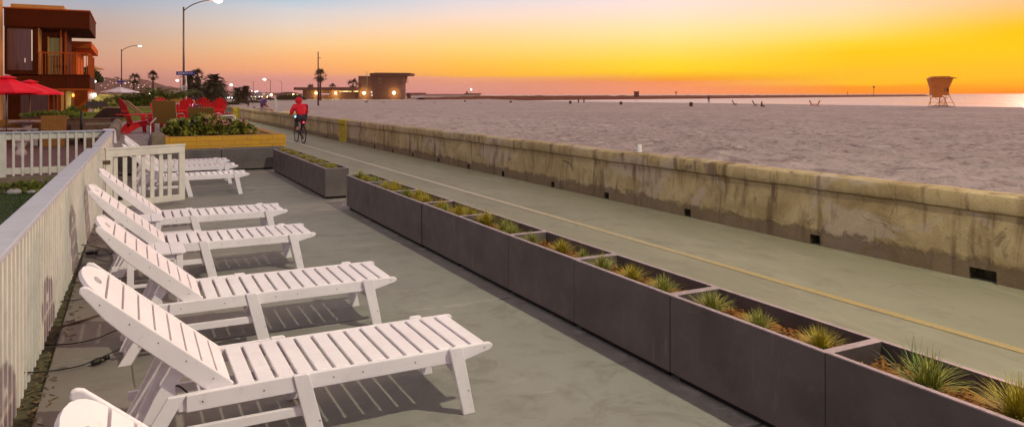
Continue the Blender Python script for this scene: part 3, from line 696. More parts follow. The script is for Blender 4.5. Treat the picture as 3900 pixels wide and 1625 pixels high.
# ================================================================ LOUNGERS
def make_lounger():
    root = empty('sun_lounger')
    rail = [(.19,.383),(.30,.386),(1.872,.386),(1.895,.382),(1.907,.368),(1.900,.352),(1.885,.343),(1.715,.302),(.20,.302)]
    for s in (-1, 1):
        b = MB(); b.prism_y(rail, s*.312-.015, s*.312+.015); b.build('side_rail', M['white'], root, bevel=.006)
    for s in (-1, 1):
        b = MB(); b.prism_y([(.236,.302),(.236,.386),(.742,.392),(.764,.306)], s*.330-.0, s*.330+s*.014); b.build('outer_rail', M['white'], root, bevel=.004)
        b = MB(); b.prism_y([(.155,.392),(.235,.392),(.0,0),(-.085,0)], s*.328, s*.356); b.build('leg', M['white'], root, bevel=.005)
        b = MB(); b.prism_y([(.743,.396),(.815,.396),(.828,.385),(.925,0),(.84,0)], s*.328, s*.356); b.build('leg', M['white'], root, bevel=.005)
        b = MB(); b.prism_y([(1.618,.385),(1.628,.396),(1.690,.396),(1.702,.385),(1.778,0),(1.705,0)], s*.328, s*.356); b.build('leg', M['white'], root, bevel=.005)
        b = MB(); b.beam((-.02,s*.314,.195),(.87,s*.314,.195),.024,.05); b.build('stretcher', M['white'], root, bevel=.004)
    b = MB(); b.box((1.70,-.327,.20),(1.722,.327,.26)); b.build('cross_bar', M['white'], root, bevel=.004)
    b = MB(); b.box((.845,-.30,.17),(.867,.30,.22)); b.build('cross_bar', M['white'], root, bevel=.004)
    b = MB(); b.box((.30,-.295,.302),(.36,.295,.33)); b.build('cross_bar', M['white'], root, bevel=.004)
    b = MB(); n = 14
    x0 = .478; pitch = (1.878-x0)/n
    for i in range(n):
        a = x0+i*pitch; w = pitch-.017
        b.add([], []); b.box((a,-.296,.366),(a+w,.296,.388))
    b.build('seat', M['white'], root, bevel=.007, seg=3)
    # reclined back
    th = math.atan2(.565, .65); ux, uz = -math.cos(th), math.sin(th); nx_, nz_ = math.sin(th), math.cos(th)
    hx, hz = .462, .392
    def bp(s_, t_): return (hx+ux*s_-nx_*t_, hz+uz*s_-nz_*t_)   # s along the back, t below the surface
    Lb = .872
    prof = [bp(0,0), bp(.30,0), bp(Lb-.02,0), bp(Lb,.010), bp(Lb+.006,.024), bp(Lb-.006,.042), bp(.70,.078), bp(.55,.092), bp(.0,.098), bp(-.02,.09)]
    back = empty('backrest'); back.parent = root
    for s in (-1, 1):
        b = MB(); b.prism_y(prof, s*.283-.013, s*.283+.013); b.build('back_rail', M['white'], back, bevel=.006)
    b = MB(); pos = .012; 
    def slat(s0, s1, round_top=False):
        t0, t1 = .004, .026
        if not round_top:
            p = [bp(s0,t0), bp(s1,t0), bp(s1,t1), bp(s0,t1)]; b.prism_y(p, -.268, .268); return
        # head slat: rounded outline with a hand slot
        out = [(s0,-.268)]
        for k in range(13):
            a = -PI/2+PI*k/12; out.append((s1-.115+.135*math.cos(a), .268*math.sin(a)))
        out.append((s0,.268)); out = [(s0,-.268)]+out[1:]
        hole = [(s1-.075+.022*math.cos(a), .055*math.sin(a)) for a in [2*PI*k/16 for k in range(16)]]
        def P3(s_, y_, t_): x, z = bp(s_, t_); return (x, y_, z)
        m_ = bmesh.new()
        vo = [m_.verts.new(P3(p[0], p[1], t0)) for p in out]; vh = [m_.verts.new(P3(p[0], p[1], t0)) for p in hole]
        eo = [m_.edges.new((vo[i], vo[(i+1)%len(vo)])) for i in range(len(vo))]; eh = [m_.edges.new((vh[i], vh[(i+1)%len(vh)])) for i in range(len(vh))]
        bmesh.ops.triangle_fill(m_, edges=eo+eh, use_beauty=True)
        r = bmesh.ops.extrude_face_region(m_, geom=m_.faces[:]); vv = [g for g in r['geom'] if isinstance(g, bmesh.types.BMVert)]
        d = Vector((-nx_, 0, -nz_))*(t1-t0)
        for v in vv: v.co += d
        m_.verts.index_update()
        b.add([v.co[:] for v in m_.verts], [[v.index for v in f.verts] for f in m_.faces]); m_.free()
    N = 8; w = .0935
    for i in range(N): slat(pos+i*w, pos+i*w+w-.013)
    slat(pos+N*w, Lb+.012, True)
    b.build('back_slats', M['white'], back, bevel=.005, seg=2)
    # prop frame
    pf = empty('prop'); pf.parent = root
    for y in (-.13, .13):
        b = MB(); b.beam((.165,y,.50),(-.055,y,.03),.022,.055); b.build('prop_bar', M['white'], pf, bevel=.004)
    b = MB(); b.prism_y([(.19,.515),(.235,.45),(.19,.40),(.205,.34),(.13,.28),(.12,.20),(.03,.10),(-.02,.02),(-.05,.05),(.03,.22),(.10,.36)], -.235, -.213); b.build('notched_board', M['white'], pf, bevel=.004)
    b = MB(); b.prism_y([(.19,.515),(.235,.45),(.19,.40),(.205,.34),(.13,.28),(.12,.20),(.03,.10),(-.02,.02),(-.05,.05),(.03,.22),(.10,.36)], .213, .235); b.build('notched_board', M['white'], pf, bevel=.004)
    b = MB(); b.box((-.05,-.25,.03),(-.02,.25,.06)); b.build('cross_bar', M['white'], pf, bevel=.003)
    # screws as one part: pinhead-sized
    b = MB()
    for s in (-1, 1):
        for x, z, y in [(.60,.345,.346),(.96,.345,.3285),(1.12,.345,.3285),(1.42,.345,.3285),(1.85,.362,.3285),(1.735,.14,.358),(.88,.14,.358),(.045,.12,.358),(.31,.345,.346)]:
            b.tube([(x,s*(y-.004),z),(x,s*(y+.0008),z)], .0038, 8)
        for k in range(5):
            x, z = bp(.10+.165*k, .035); b.tube([(x,s*.290,z),(x,s*.2975,z)], .0036, 8)
    b.build('screws', M['screw'], root)
    return root
L0 = make_lounger()
loungers = [ # x shift, y of the near face, label
 (.05, 1.98, 'white slatted sun lounger cut off at the bottom left corner, only its rounded head showing'),
 (0, 3.92, 'large white slatted sun lounger in the foreground, whole seat and front legs in view'),
 (0, 5.70, 'white slatted sun lounger directly behind the foreground one, in front of the near side table'),
 (-.15, 7.95, 'white slatted sun lounger between the two small white side tables'),
 (-.12, 9.72, 'white slatted sun lounger just in front of the open gate, behind the farther side table'),
 (.08, 14.64, 'white slatted sun lounger behind the open gate, nearest of the far three'),
 (.10, 16.45, 'white slatted sun lounger behind the gate, middle of the far three'),
 (.09, 17.85, 'white slatted sun lounger behind the gate, farthest, close to the dark planters'),
]
for i, (x, y, lab) in enumerate(loungers):
    r_ = L0 if i == 0 else dup(L0)
    r_.location = (x, y+.356, 0); r_.rotation_euler = (0, 0, [0, 0, -.004, 0, .004, 0, .003, 0][i])
    tag(r_, lab, 'sun lounger', 'white sun loungers lined up on the deck')
# side tables
def make_table():
    root = empty('side_table'); b = MB()
    w = .118; xs = [-.24+i*.122 for i in range(4)]
    for i, x in enumerate(xs):
        if i in (0, 3):
            s = -1 if i == 0 else 1; xi = x+w if i == 0 else x; xo = x if i == 0 else x+w
            pts = [(xi,-.25)]+[(xo-s*.05+s*.05*math.cos(a), -.25+.05+.05*math.sin(a)) for a in [-PI/2+PI/2*k/5 for k in range(6)]]+[(xo-s*.05+s*.05*math.cos(a), .25-.05+.05*math.sin(a)) for a in [PI/2*k/5 for k in range(6)]]+[(xi,.25)]
            b.prism_z(pts, .445, .467)
        else: b.box((x,-.25,.445),(x+w,.25,.467))
    b.build('tabletop', M['white'], root, bevel=.006)
    b = MB()
    b.box((-.20,-.21,.39),(.20,-.188,.4445)); b.box((-.20,.188,.39),(.20,.21,.4445)); b.box((-.2225,-.21,.39),(-.2005,.21,.4445)); b.box((.2005,-.21,.39),(.2225,.21,.4445)); b.build('apron', M['white'], root, bevel=.003)
    for sx in (-1, 1):
        for sy in (-1, 1):
            b = MB(); b.box((sx*.168,sy*.212,0),(sx*.222,sy*.234,.4443)); b.build('leg', M['white'], root, bevel=.004)
    b = MB(); b.box((-.17,-.02,.13),(.17,.02,.155)); b.box((-.192,-.211,.13),(-.17,.211,.155)); b.box((.17,-.211,.13),(.192,.211,.155)); b.build('stretcher', M['white'], root, bevel=.003)
    return root
T0 = make_table(); T0.location = (.185, 7.42, 0)
tag(T0, 'small white slatted side table in the middle, behind the second sun lounger from the front', 'side table', 'white side tables between loungers')
dup(T0, (.07, 9.38, 0), 0, 'small white slatted side table farther back, close to the fence post and gate')

# ================================================================ WHITE FENCES
def fx(y): return -.672+.0165*y
def near_fence():
    root = empty('picket_fence', (fx(6), 6, 0), 0, 'long near white picket fence with a broad flat cap running towards the camera', 'fence')
    def l(x, y): return (x-root.location.x, y-6)
    y0, y1 = -1.5, 12.98
    b = MB(); b.add([(*l(fx(y0)-.145,y0),1.012),(*l(fx(y0)+.02,y0),1.012),(*l(fx(y1)+.02,y1),1.012),(*l(fx(y1)-.145,y1),1.012),(*l(fx(y0)-.145,y0),1.05),(*l(fx(y0)+.02,y0),1.05),(*l(fx(y1)+.02,y1),1.05),(*l(fx(y1)-.145,y1),1.05)],
        [(0,3,2,1),(4,5,6,7),(0,1,5,4),(1,2,6,5),(2,3,7,6),(3,0,4,7)])
    b.build('cap', [M['cap']], root, bevel=.006)
    b = MB()
    for z0, z1 in ((.93,1.010),(.12,.21)): 
        b.add([(*l(fx(y0)-.085,y0),z0),(*l(fx(y0)-.045,y0),z0),(*l(fx(y1)-.045,y1),z0),(*l(fx(y1)-.085,y1),z0),(*l(fx(y0)-.085,y0),z1),(*l(fx(y0)-.045,y0),z1),(*l(fx(y1)-.045,y1),z1),(*l(fx(y1)-.085,y1),z1)],
        [(0,3,2,1),(4,5,6,7),(0,1,5,4),(1,2,6,5),(2,3,7,6),(3,0,4,7)])
    b.build('rail', M['fence'], root, bevel=.003)
    y = y0+.05; i = 0
    r = random.Random(3)
    while y < y1-.05:
        b = MB(); x = fx(y); b.box((*l(x-.0445,y),.01+r.random()*.02),(*l(x,y+.045),1.0115)); b.build('picket', M['fence'], root, bevel=.003); y += .141
    return root
near_fence()
b = MB(); b.box((-.53,13.0,-.1),(-.40,13.14,1.03)); b.box((-.54,12.99,1.03),(-.39,13.15,1.05)); o = b.build('fence_post', M['fence'], bevel=.005)
tag(o, 'square white post where the gate hangs, greenish and worn', 'fence post')
def straight_fence(name, p, q, zt, capw, z0, label, apron=.13, zb=(.175,.31), pk=.145, posts=(), side=1):
    p = Vector((*p, 0)); q = Vector((*q, 0)); d = (q-p); Ln = d.length
    root = empty(name, p, math.atan2(d.y, d.x), label, 'fence')
    b = MB(); b.box((0,-capw/2,zt-.035),(Ln,capw/2,zt)); b.build('cap', M['cap'], root, bevel=.005)
    b = MB(); b.box((0,-.02,zt-.035-apron),(Ln,.02,zt-.0355)); b.box((0,-.02,zb[0]),(Ln,.02,zb[1])); b.build('rail', M['fence'], root, bevel=.003)
    x = .06
    while x < Ln-.05:
        b = MB(); b.box((x,-.0655,z0),(x+.046,-.0205,zt-.036)) if side > 0 else b.box((x,.0205,z0),(x+.046,.0655,zt-.036)); b.build('picket', M['fence'], root, bevel=.003); x += pk
    for x in posts:
        b = MB(); b.box((x-.055,-.0601,-.2),(x+.055,.0601,zt-.036)); b.build('post', M['fence'], root, bevel=.004)
    return root
straight_fence('picket_fence', (-.475,13.2), (-.425,19.0), 1.08, .13, 0.02, 'short white picket fence stretch beyond the gate post, towel over its far end', side=1)
xl = at_y(-60, 500, 18.9)[0]
straight_fence('picket_fence', (-.5,18.9), (xl,18.9), 1.08, .16, .14, 'white picket fence running left across the yard on a low concrete kerb', posts=(at_y(0,500,18.9)[0]*-1-.55,), side=-1, pk=.165)
b = MB(); b.box((-12,18.8,-.5),(-.56,19.08,.12)); struct(b.build('yard_kerb', M['curb'], bevel=.01))
# gate
def gate():
    p = Vector((-.36,13.13,0)); q = Vector((.80,13.69,0)); d = q-p; Ln = d.length
    root = empty('gate', p, math.atan2(d.y, d.x), 'white picket gate standing open across the row of sun loungers', 'gate')
    b = MB(); b.box((0,-.02,.885),(Ln,.02,1.0)); b.box((0,-.02,.085),(Ln,.02,.185)); b.box((0,-.0201,.1855),(.10,.0201,.8845)); b.box((Ln-.10,-.0201,.1855),(Ln,.0201,.8845)); b.build('frame', M['fence'], root, bevel=.004)
    b = MB(); b.box((-.01,-.032,1.0005),(Ln+.005,.032,1.03)); b.build('cap', M['fence'], root, bevel=.004)
    for i in range(7):
        x = .165+i*(Ln-.32)/6.6; b = MB(); b.box((x-.033,.0205,.10),(x+.033,.045,.98)); b.build('picket', M['fence'], root, bevel=.003)
    b = MB(); b.box((-.05,-.035,.78),(.06,-.0215,.84)); b.build('hinge', M['rust'], root)
    b = MB(); b.box((-.05,-.035,.24),(.06,-.0215,.30)); b.build('hinge', M['rust'], root)
gate()
# ---------------------------------------------------------------- cables and chain
def bez(pts, n=24):
    out = []
    P = [Vector(p) for p in pts]; P = [2*P[0]-P[1]]+P+[2*P[-1]-P[-2]]
    for i in range(1, len(P)-2):
        for k in range(n):
            t = k/n; a, b_, c_, d_ = P[i-1], P[i], P[i+1], P[i+2]
            out.append(.5*((2*b_)+(-a+c_)*t+(2*a-5*b_+4*c_-d_)*t*t+(-a+3*b_-3*c_+d_)*t**3))
    out.append(P[-2]); return out
def cable(name, pts, label, r=.0045, lock=None):
    pp = bez(pts, 10); b = MB(); b.tube(pp, r, 7)
    o = b.build(name, M['rubber'], smooth=True); tag(o, label, 'cable lock')
    if lock:
        c, d = Vector(lock[0]), Vector(lock[1]).normalized(); b = MB()
        b.tube([c-d*.055, c-d*.05, c-d*.01, c+d*.03, c+d*.034], [.010,.019,.023,.019,.012], 12); b.tube([c+d*.038, c+d*.041, c+d*.066, c+d*.07], [.014,.018,.018,.013], 12)
        b.build('lock_body', M['rubber'], o, smooth=True); b = MB(); b.box((c.x+.018,c.y-.012,c.z-.002),(c.x+.024,c.y-.004,c.z+.010)); b.build('yellow_dot', M['yellowend'], o)
def gp(px, py, z=.01): x, y = ground_at(px, py, z); return (x, y, z)
cable('security_cable', [(-.62,5.22,.22), gp(150,1410,.03), gp(270,1395,.02), gp(345,1372,.03), gp(430,1335,.05), gp(520,1300,.10), (.16,5.1,.24)], 'black security cable with a fat lock body lying nearest the camera by the fence', lock=(gp(376,1367,.03), (.55,.35,.05)))
cable('security_cable', [(-.60,5.62,.30), gp(150,1306,.02), gp(270,1303,.02), gp(360,1285,.02), gp(435,1255,.04), (.05,5.95,.22)], 'plain black security cable looping from the fence, second from the camera')
cable('security_cable', [(-.58,7.15,.12), gp(245,1138,.03), gp(300,1135,.03), (-.02,7.25,.2)], 'short black security cable behind the head of the foreground lounger, lower one')
cable('security_cable', [(-.58,7.75,.25), gp(260,1060,.02), gp(305,1070,.02), (-.02,7.55,.2)], 'short black security cable behind the head of the foreground lounger, upper one')
cable('security_cable', [(-.55,9.0,.20), gp(330,960,.03), gp(390,965,.02), (.02,8.9,.18)], 'black security cable knotted beside the fence near the third lounger', lock=(gp(345,958,.04), (.9,.1,0)))
cable('security_cable', [(-.55,9.4,.22), gp(340,930,.02), gp(400,945,.02), gp(430,960,.02), (.1,8.6,.2)], 'thin looped black cable beside the third lounger, upper of the pair')
cable('security_cable', [(-.05,4.0,.02), (.02,4.03,.10), (.09,4.06,.25), (.15,4.12,.365), (.21,4.16,.36), (.26,4.2,.30)], 'black cable hanging over the back frame of the foreground lounger', lock=((-.07,3.98,.03), (.8,.3,.2)))
cable('security_cable', [(-.45,14.9,.2), (-.25,14.9,.02), (0,15.0,.05), (.15,15.1,.3)], 'black cable on the deck seen through the open gate', lock=((-.2,14.9,.03), (.9,.2,0)))
b = MB(); pa = bez([(-.55,6.5,.08), gp(215,1245), gp(300,1220), gp(400,1190), (.1,7.0,.06)], 14)
for i in range(0, len(pa)-1):
    c = pa[i]; d = (pa[i+1]-pa[i]).normalized(); s = Vector((0,0,1)) if i % 2 else d.cross(Vector((0,0,1))).normalized()
    ring = [c+d*.020*math.cos(t)+s*.009*math.sin(t) for t in [2*PI*k/10 for k in range(11)]]; b.tube(ring, .0032, 5, caps=False)
tag(b.build('chain', M['rust'], smooth=True), 'rusty chain lying on the deck between the two long cables', 'chain')
# small plants and stones along the kerb in the lawn, dry litter in the soil strip
RR = random.Random(5); b0 = None
for i in range(16):
    px = RR.uniform(5, 330); x, _ = at_y(px, 700, 18.55); r = RR.uniform(.06,.13)
    b = MB(); b.ball((0,0,r*.4), r, 9, 6, (1.3,1,.6)); o = b.build('stone', M['stone'], smooth=True)
    for v in o.data.vertices: v.co += v.normal*.02*noise.noise(v.co*15+Vector((i,0,0)))
    o.location = (x, 18.5+RR.uniform(-.15,.2), -.19); tag(o, 'pale rounded stone in the row along the lawn kerb', 'stone', 'stones edging the lawn')
def leafy(name, n, sx, sy, sz, m, lsz, seed, up=.3, parent=None):
    r = random.Random(seed); b = MB()
    for i in range(n):
        while True:
            p = Vector((r.uniform(-1,1), r.uniform(-1,1), r.uniform(0,1)))
            if p.x**2+p.y**2+(p.z*1.0)**2 < 1.0: break
        if r.random() < .6: p = p.normalized()*r.uniform(.8,1.02); p.z = abs(p.z)
        clump = .75+.45*noise.noise(Vector((p.x*sx*2.3, p.y*sy*2.3, p.z*3+seed)))
        p = Vector((p.x*sx, p.y*sy, p.z*sz*clump))
        d = Vector((p.x/sx+r.gauss(0,.5), p.y/sy+r.gauss(0,.5), up+r.random())).normalized(); side = d.cross(Vector((r.gauss(0,1), r.gauss(0,1), r.gauss(0,1)))).normalized()
        l = lsz*r.uniform(.6,1.2); w = l*.33
        b.add([p, p+d*l*.5+side*w, p+d*l, p+d*l*.5-side*w], [(0,1,2,3)])
    return b.build(name, m, parent)
for i, px in enumerate((60, 100, 225, 290)):
    x, _ = at_y(px, 700, 18.6); o = leafy('ground_plant', 120, .3, .16, .25, M['hedge'], .12, 40+i); o.location = (x, 18.55, -.18)
    tag(o, 'small dark plant in the stones under the white fence, %s from the left' % ordn[i], 'plant', 'small plants along the kerb')
x, _ = at_y(183, 700, 18.6); b = MB()
for k in range(14):
    a = k*.9; l = .3+.15*RR.random(); b.add([(0,0,0),(.02*math.sin(a),.02*math.cos(a),0),(.28*l*math.cos(a),.28*l*math.sin(a),l),(.01,.01,0)], [(0,1,2),(0,2,3)])
o = b.build('spiky_plant', M['hedge']); o.location = (x, 18.5, -.18); tag(o, 'spiky plant poking up in front of the white fence', 'plant')
b = MB()
for k in range(700):
    y = RR.uniform(1, 18); x = fx(y)+RR.uniform(-.01,.17); a = RR.random()*PI; l = RR.uniform(.008,.03)
    z = -.043+RR.random()*.012 if x < -.51 else .003+RR.random()*.002
    if x > -.49 and RR.random() < .6: continue
    b.obox((x,y,z), (l*math.cos(a), l*math.sin(a), .003), (-.006*math.sin(a), .006*math.cos(a), .002), (0,0,.0008))
tag(b.build('leaf_litter', M['litter']), 'dry leaf litter along the foot of the white fence', 'leaf litter', kind='stuff')
# towel
b = MB(); prof = []
nx_, ny_ = 10, 18
for j in range(ny_+1):
    t = j/ny_
    for i in range(nx_+1):
        u = i/nx_; x = -.10+.32*t; z = 1.10
        if t < .45: X = -.58+.42*t/.45; Z = 1.092+.012*math.sin(u*9)
        else: X = -.16-.16+.02*math.sin(u*7)+.10*(t-.45); Z = 1.09-(t-.45)*.55
        if t >= .45: X = -.345+.03*math.sin(u*8+t*4)+.06*(t-.45)
        else: X = -.56+.21*t/.45
        Y = 18.45+.5*u*(1-.35*t)+.05*math.sin(t*5); b.v.append((X, Y, Z))
for j in range(ny_):
    for i in range(nx_): a = j*(nx_+1)+i; b.f.append((a, a+1, a+nx_+2, a+nx_+1)); b.mi.append(0)
o = b.build('towel', M['grey_white'], smooth=True); sm = o.modifiers.new('thick', 'SOLIDIFY'); sm.thickness = .012; tag(o, 'crumpled white towel draped over the far end of the white fence', 'towel')

# ================================================================ PATIO BEYOND
def block_planter():
    root = empty('block_planter', (2, 20, 0), 0, 'raised planter of ochre painted blocks filled with a flowering hedge', 'raised planter')
    P = lambda x, y: (x-2, y-20)
    b = MB(); b.box((*P(.72,19.68),0),(*P(3.56,19.98),.84)); b.box((*P(3.30,19.985),0),(*P(3.56,30.0),.84)); b.box((*P(.60,19.985),0),(*P(.82,22.2),.845)); o = b.build('block_wall', M['ochre'], root, bevel=.012)
    b = MB(); b.box((*P(.83,19.985),.3),(*P(3.295,22.4),.80)); b.build('soil', M['mulch'], root)
    b = MB(); b.box((*P(.42,19.62),0),(*P(.715,20.6),.93)); b.build('end_block', M['curb'], root, bevel=.05)
block_planter()
def hedge():
    root = empty('flowering_hedge', (1.9, 21.0, .8), 0, 'dense glossy green hedge with small pink flowers in the ochre planter', 'hedge')
    for k, (x, y, sx, sz, n) in enumerate(((-.70,.1,.48,.52,1100),(-.12,.0,.55,.60,1500),(.45,.2,.42,.48,1000),(.78,.2,.32,.36,500))):
        o = leafy('foliage', n, sx, .5, sz, M['shrub'], .125, 60+k); o.location = (x, y, 0); o.parent = root
    r = random.Random(4)
    for k in range(34):
        b = MB()
        x = r.uniform(-.25,.95); y = r.uniform(-.45,-.1); z = .45*(1-((x-.1)/1.2)**2)+r.uniform(-.15,.12)
        for j in range(7):
            a = r.random()*6.3; p = Vector((x+r.gauss(0,.02), y-.08, z+r.gauss(0,.02))); b.add([p, p+Vector((.02*math.cos(a),-.012,.02*math.sin(a))), p+Vector((.022*math.cos(a+1),-.004,.022*math.sin(a+1)))], [(0,1,2)])
        b.build('flower', M['pink'], root)
    b = MB()
    for k in range(14): x = -.9+k*.12; b.tube([(x,0,-.05),(x+r.uniform(-.1,.1),r.uniform(-.1,.1),.3)], .012, 5)
    b.build('stems', M['palm_trunk'], root)
hedge()
# steps up to the patio
b = MB(); b.box((-.70,19.64,0),(.52,19.94,.52)); struct(b.build('step', M['curb'], bevel=.01))
def adirondack():
    root = empty('adirondack_chair')                 # seat faces +x
    for s in (-1, 1):
        b = MB(); b.prism_y([(.36,.30),(.42,.36),(.46,.34),(.46,.27),(.05,.16),(-.22,.0),(-.34,.0),(-.14,.25)], s*.26-.012, s*.26+.012); b.build('side', M['red'], root, bevel=.004)
        b = MB(); b.prism_y([(.34,0),(.44,0),(.40,.50),(.28,.50)], s*.29-.012, s*.29+.012); b.build('front_leg', M['red'], root, bevel=.004)
        b = MB(); b.prism_y([(-.36,.50),(.46,.50),(.50,.515),(.46,.53),(-.36,.53)], s*.32-.05, s*.32+.05); b.build('armrest', M['red'], root, bevel=.006)
    b = MB()
    for i in range(6):
        x = -.08+i*.088; z = .285+(x+.08)*.17; b.obox((x+.03,0,z), (.038,0,.0065), (0,.25,0), (0,0,.009))
    b.build('seat', M['red'], root, bevel=.004)
    b = MB(); th = R(112)
    for i in range(7):
        k = i-3; top = .80-.020*k*k; fan = k*.018
        p = Vector((-.06, k*.062, .24)); q = p+Vector((math.cos(th)*top, fan*1.6, math.sin(th)*top)); n = Vector((math.sin(th), 0, -math.cos(th)))
        d = (q-p).normalized(); sd_ = n.cross(d).normalized()
        w0, w1 = .029, .038
        vs = []
        for (pt, w) in ((p, w0), (p+(q-p)*.93, w1), (q, w1*.72)):
            for s1, s2 in ((-1,-1),(1,-1),(1,1),(-1,1)): vs.append(pt+sd_*w*s1+n*.009*s2)
        b.add(vs, [(3,2,1,0),(8,9,10,11)]+[(a+j, a+(j+1)%4, a+4+(j+1)%4, a+4+j) for a in (0,4) for j in range(4)])
    b.build('backrest', M['red'], root, bevel=.003)
    b = MB(); b.obox((-.235,0,.62), (.012,0,0), (0,.25,0), (0,0,.03)); b.build('back_brace', M['red'], root, bevel=.003); b = MB(); b.obox((-.10,0,.285), (.012,0,0), (0,.25,0), (0,0,.03)); b.build('back_brace', M['red'], root, bevel=.003)
    return root
A0 = adirondack()
chairs = [ (at_depth(508,380,21.6), 0.30, 'red adirondack chair at the left end of the patio, seen from its side'),
 (at_depth(618,380,24.0), -1.45, 'red adirondack chair mostly hidden behind the tall brown sling chair'),
 (at_depth(684,380,22.0), 2.15, 'wide red adirondack chair leaning right, between the two brown sling chairs'),
 (at_depth(762,380,24.5), 1.75, 'red adirondack chair behind the lower brown sling chair, slatted back showing'),
 (at_depth(808,380,22.8), 2.15, 'red adirondack chair at the right end of the patio by the sea wall side') ]
for i, (p, rz, lab) in enumerate(chairs):
    r_ = A0 if i == 0 else dup(A0)
    r_.location = (p.x, p.y, .75); r_.rotation_euler = (0,0,rz); r_.scale = (1.05,1.05,1.05); tag(r_, lab, 'adirondack chair', 'red adirondack chairs around the patio')
def sling_chair(w, zt):
    root = empty('sling_chair'); hw = w/2          # seen from behind: back plane near y=0, seat towards +y
    for s in (-1, 1):
        b = MB(); b.tube([(s*hw,-.10,zt),(s*hw,.06,.40),(s*hw,.0,.02)], .016, 8); b.tube([(s*hw,.06,.42),(s*hw,.58,.45),(s*hw,.62,.02)], .016, 8); b.build('frame', M['bronze'], root, smooth=True)
        b = MB(); b.tube([(s*(hw+.03),-.02,.66),(s*(hw+.03),.45,.66),(s*(hw+.03),.55,.60),(s*(hw+.03),.6,.03)], .014, 8); b.build('armrest', M['metal_grey'], root, smooth=True)
    b = MB(); n = 10
    for j in range(n+1):
        t = j/n; z = .40+(zt-.02-.40)*t; y = .06-.16*t-.03*math.sin(t*PI); b.v += [(-hw+.005,y,z),(hw-.005,y,z)]
    for j in range(n): b.f.append((2*j,2*j+1,2*j+3,2*j+2)); b.mi.append(0)
    o = b.build('back_sling', M['sling'], root); o.modifiers.new('t','SOLIDIFY').thickness = .01
    b = MB(); b.box((-hw+.005,.08,.40),(hw-.005,.58,.412)); b.build('seat_sling', M['sling'], root)
    b = MB(); b.tube([(-hw,-.085,zt-.01),(hw,-.085,zt-.01)], .016, 8); b.build('top_bar', M['bronze'], root, smooth=True)
    return root
p = at_depth(628,380,20.3); s_ = sling_chair(.60, 1.02); s_.location = (p.x, p.y, .68); s_.rotation_euler = (0,0,-.42+.05)
tag(s_, 'tall brown sling chair seen from behind, left of the pair behind the hedge', 'sling chair')
p = at_depth(768,380,20.6); s_ = sling_chair(.66, .83); s_.location = (p.x, p.y, .68); s_.rotation_euler = (0,0,-.30)
tag(s_, 'lower brown sling chair seen from behind, right of the pair behind the hedge', 'sling chair')
def tan_lounger(lab, px, py, d, rz):
    p = at_depth(px, py, d); root = empty('wooden_lounger', (p.x, p.y, .75), rz, lab, 'wooden lounger', 'tan wooden loungers at the back of the patio')
    b = MB(); b.beam((0,0,.28),(-.68,0,.92),.55,.05); b.build('backrest', M['tan'], root, bevel=.01)
    b = MB(); b.box((0,-.3,.26),(1.1,.3,.31)); b.build('seat', M['tan'], root, bevel=.01)
    for x in (.05, 1.0):
        for y in (-.27, .23): b = MB(); b.box((x,y,0),(x+.05,y+.04,.26)); b.build('leg', M['tan'], root)
tan_lounger('tan wooden lounger with raised back, right one behind the left red chair', 568, 440, 25, .1)
tan_lounger('tan wooden lounger with raised back, left one behind the left red chair', 548, 440, 27, .1)
# handrail
b = MB(); p = at_depth(571,532,18.2); q = at_depth(572,470,18.2); t_ = at_depth(597,460,18.9)
b.tube([(p.x,p.y,.0),(q.x,q.y,q.z-.05),(q.x+.01,q.y+.02,q.z+.02),(q.x+.12,q.y+.35,q.z+.12),(q.x+.14,q.y+.6,q.z+.13)], .022, 10)
tag(b.build('handrail', M['metal_grey'], smooth=True), 'bent metal handrail at the patio steps left of the brown sling chair', 'handrail')
b = MB(); b.tube([(.0,0,0),(0,0,.72),(.03,0,.76),(.45,.1,.76),(.49,.1,.72),(.49,.1,0)], .02, 10)
p = at_depth(828,460,21.3); o = b.build('handrail', M['white_paint'], smooth=True); o.location = (p.x, p.y, .5); tag(o, 'short white metal rail under the rightmost red chair', 'handrail')
b = MB()
for y in range(12): pass
b.prism_y([(-.13,0),(-.13,.75),(-.12,.83),(-.07,.89),(0,.91),(.07,.89),(.12,.83),(.13,.75),(.13,0)], 0, 6.6)
o = b.build('round_topped_wall', M['curb'], bevel=.01); o.location = (-.40, 20.2, 0.20); tag(o, 'low concrete wall with a rounded top leading away beyond the white fence', 'wall')
# block walls left of the patio
def wall_at(name, x0, x1, ytop, Y, th, m, lab, cat='wall', z0=-.2, capm=None):
    a = at_y(x0, ytop, Y); c_ = at_y(x1, ytop, Y); z = (a[1]+c_[1])/2
    root = empty(name, ((a[0]+c_[0])/2, Y, 0), 0, lab, cat); hw = abs(c_[0]-a[0])/2
    b = MB(); b.box((-hw,0,z0),(hw,th,z-(.06 if capm else 0))); b.build('wall_face', m, root, bevel=.01)
    if capm: b = MB(); b.box((-hw-.02,-.03,z-.0595),(hw+.02,th+.03,z)); b.build('cap', capm, root, bevel=.008)
    return root, z
wall_at('block_wall', 247, 462, 446, 30.5, .25, M['blocks'], 'long low grey brown block wall in front of the olive wall', capm=M['blocks'])
wall_at('block_bench', 327, 440, 466, 27.5, .5, M['blocks'], 'lower block ledge in front of the long low block wall', capm=M['curb'])
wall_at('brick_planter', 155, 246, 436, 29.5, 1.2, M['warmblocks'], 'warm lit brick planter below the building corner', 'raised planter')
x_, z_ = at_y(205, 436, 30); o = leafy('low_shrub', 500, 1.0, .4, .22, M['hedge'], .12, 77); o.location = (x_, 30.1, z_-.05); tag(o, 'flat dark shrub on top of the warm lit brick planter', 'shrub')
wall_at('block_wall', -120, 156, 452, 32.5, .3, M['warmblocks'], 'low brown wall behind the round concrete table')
wall_at('olive_wall', 262, 600, 422, 36.0, .3, M['green_wall'], 'olive green rendered wall behind the long low block wall', capm=M['green_wall'])
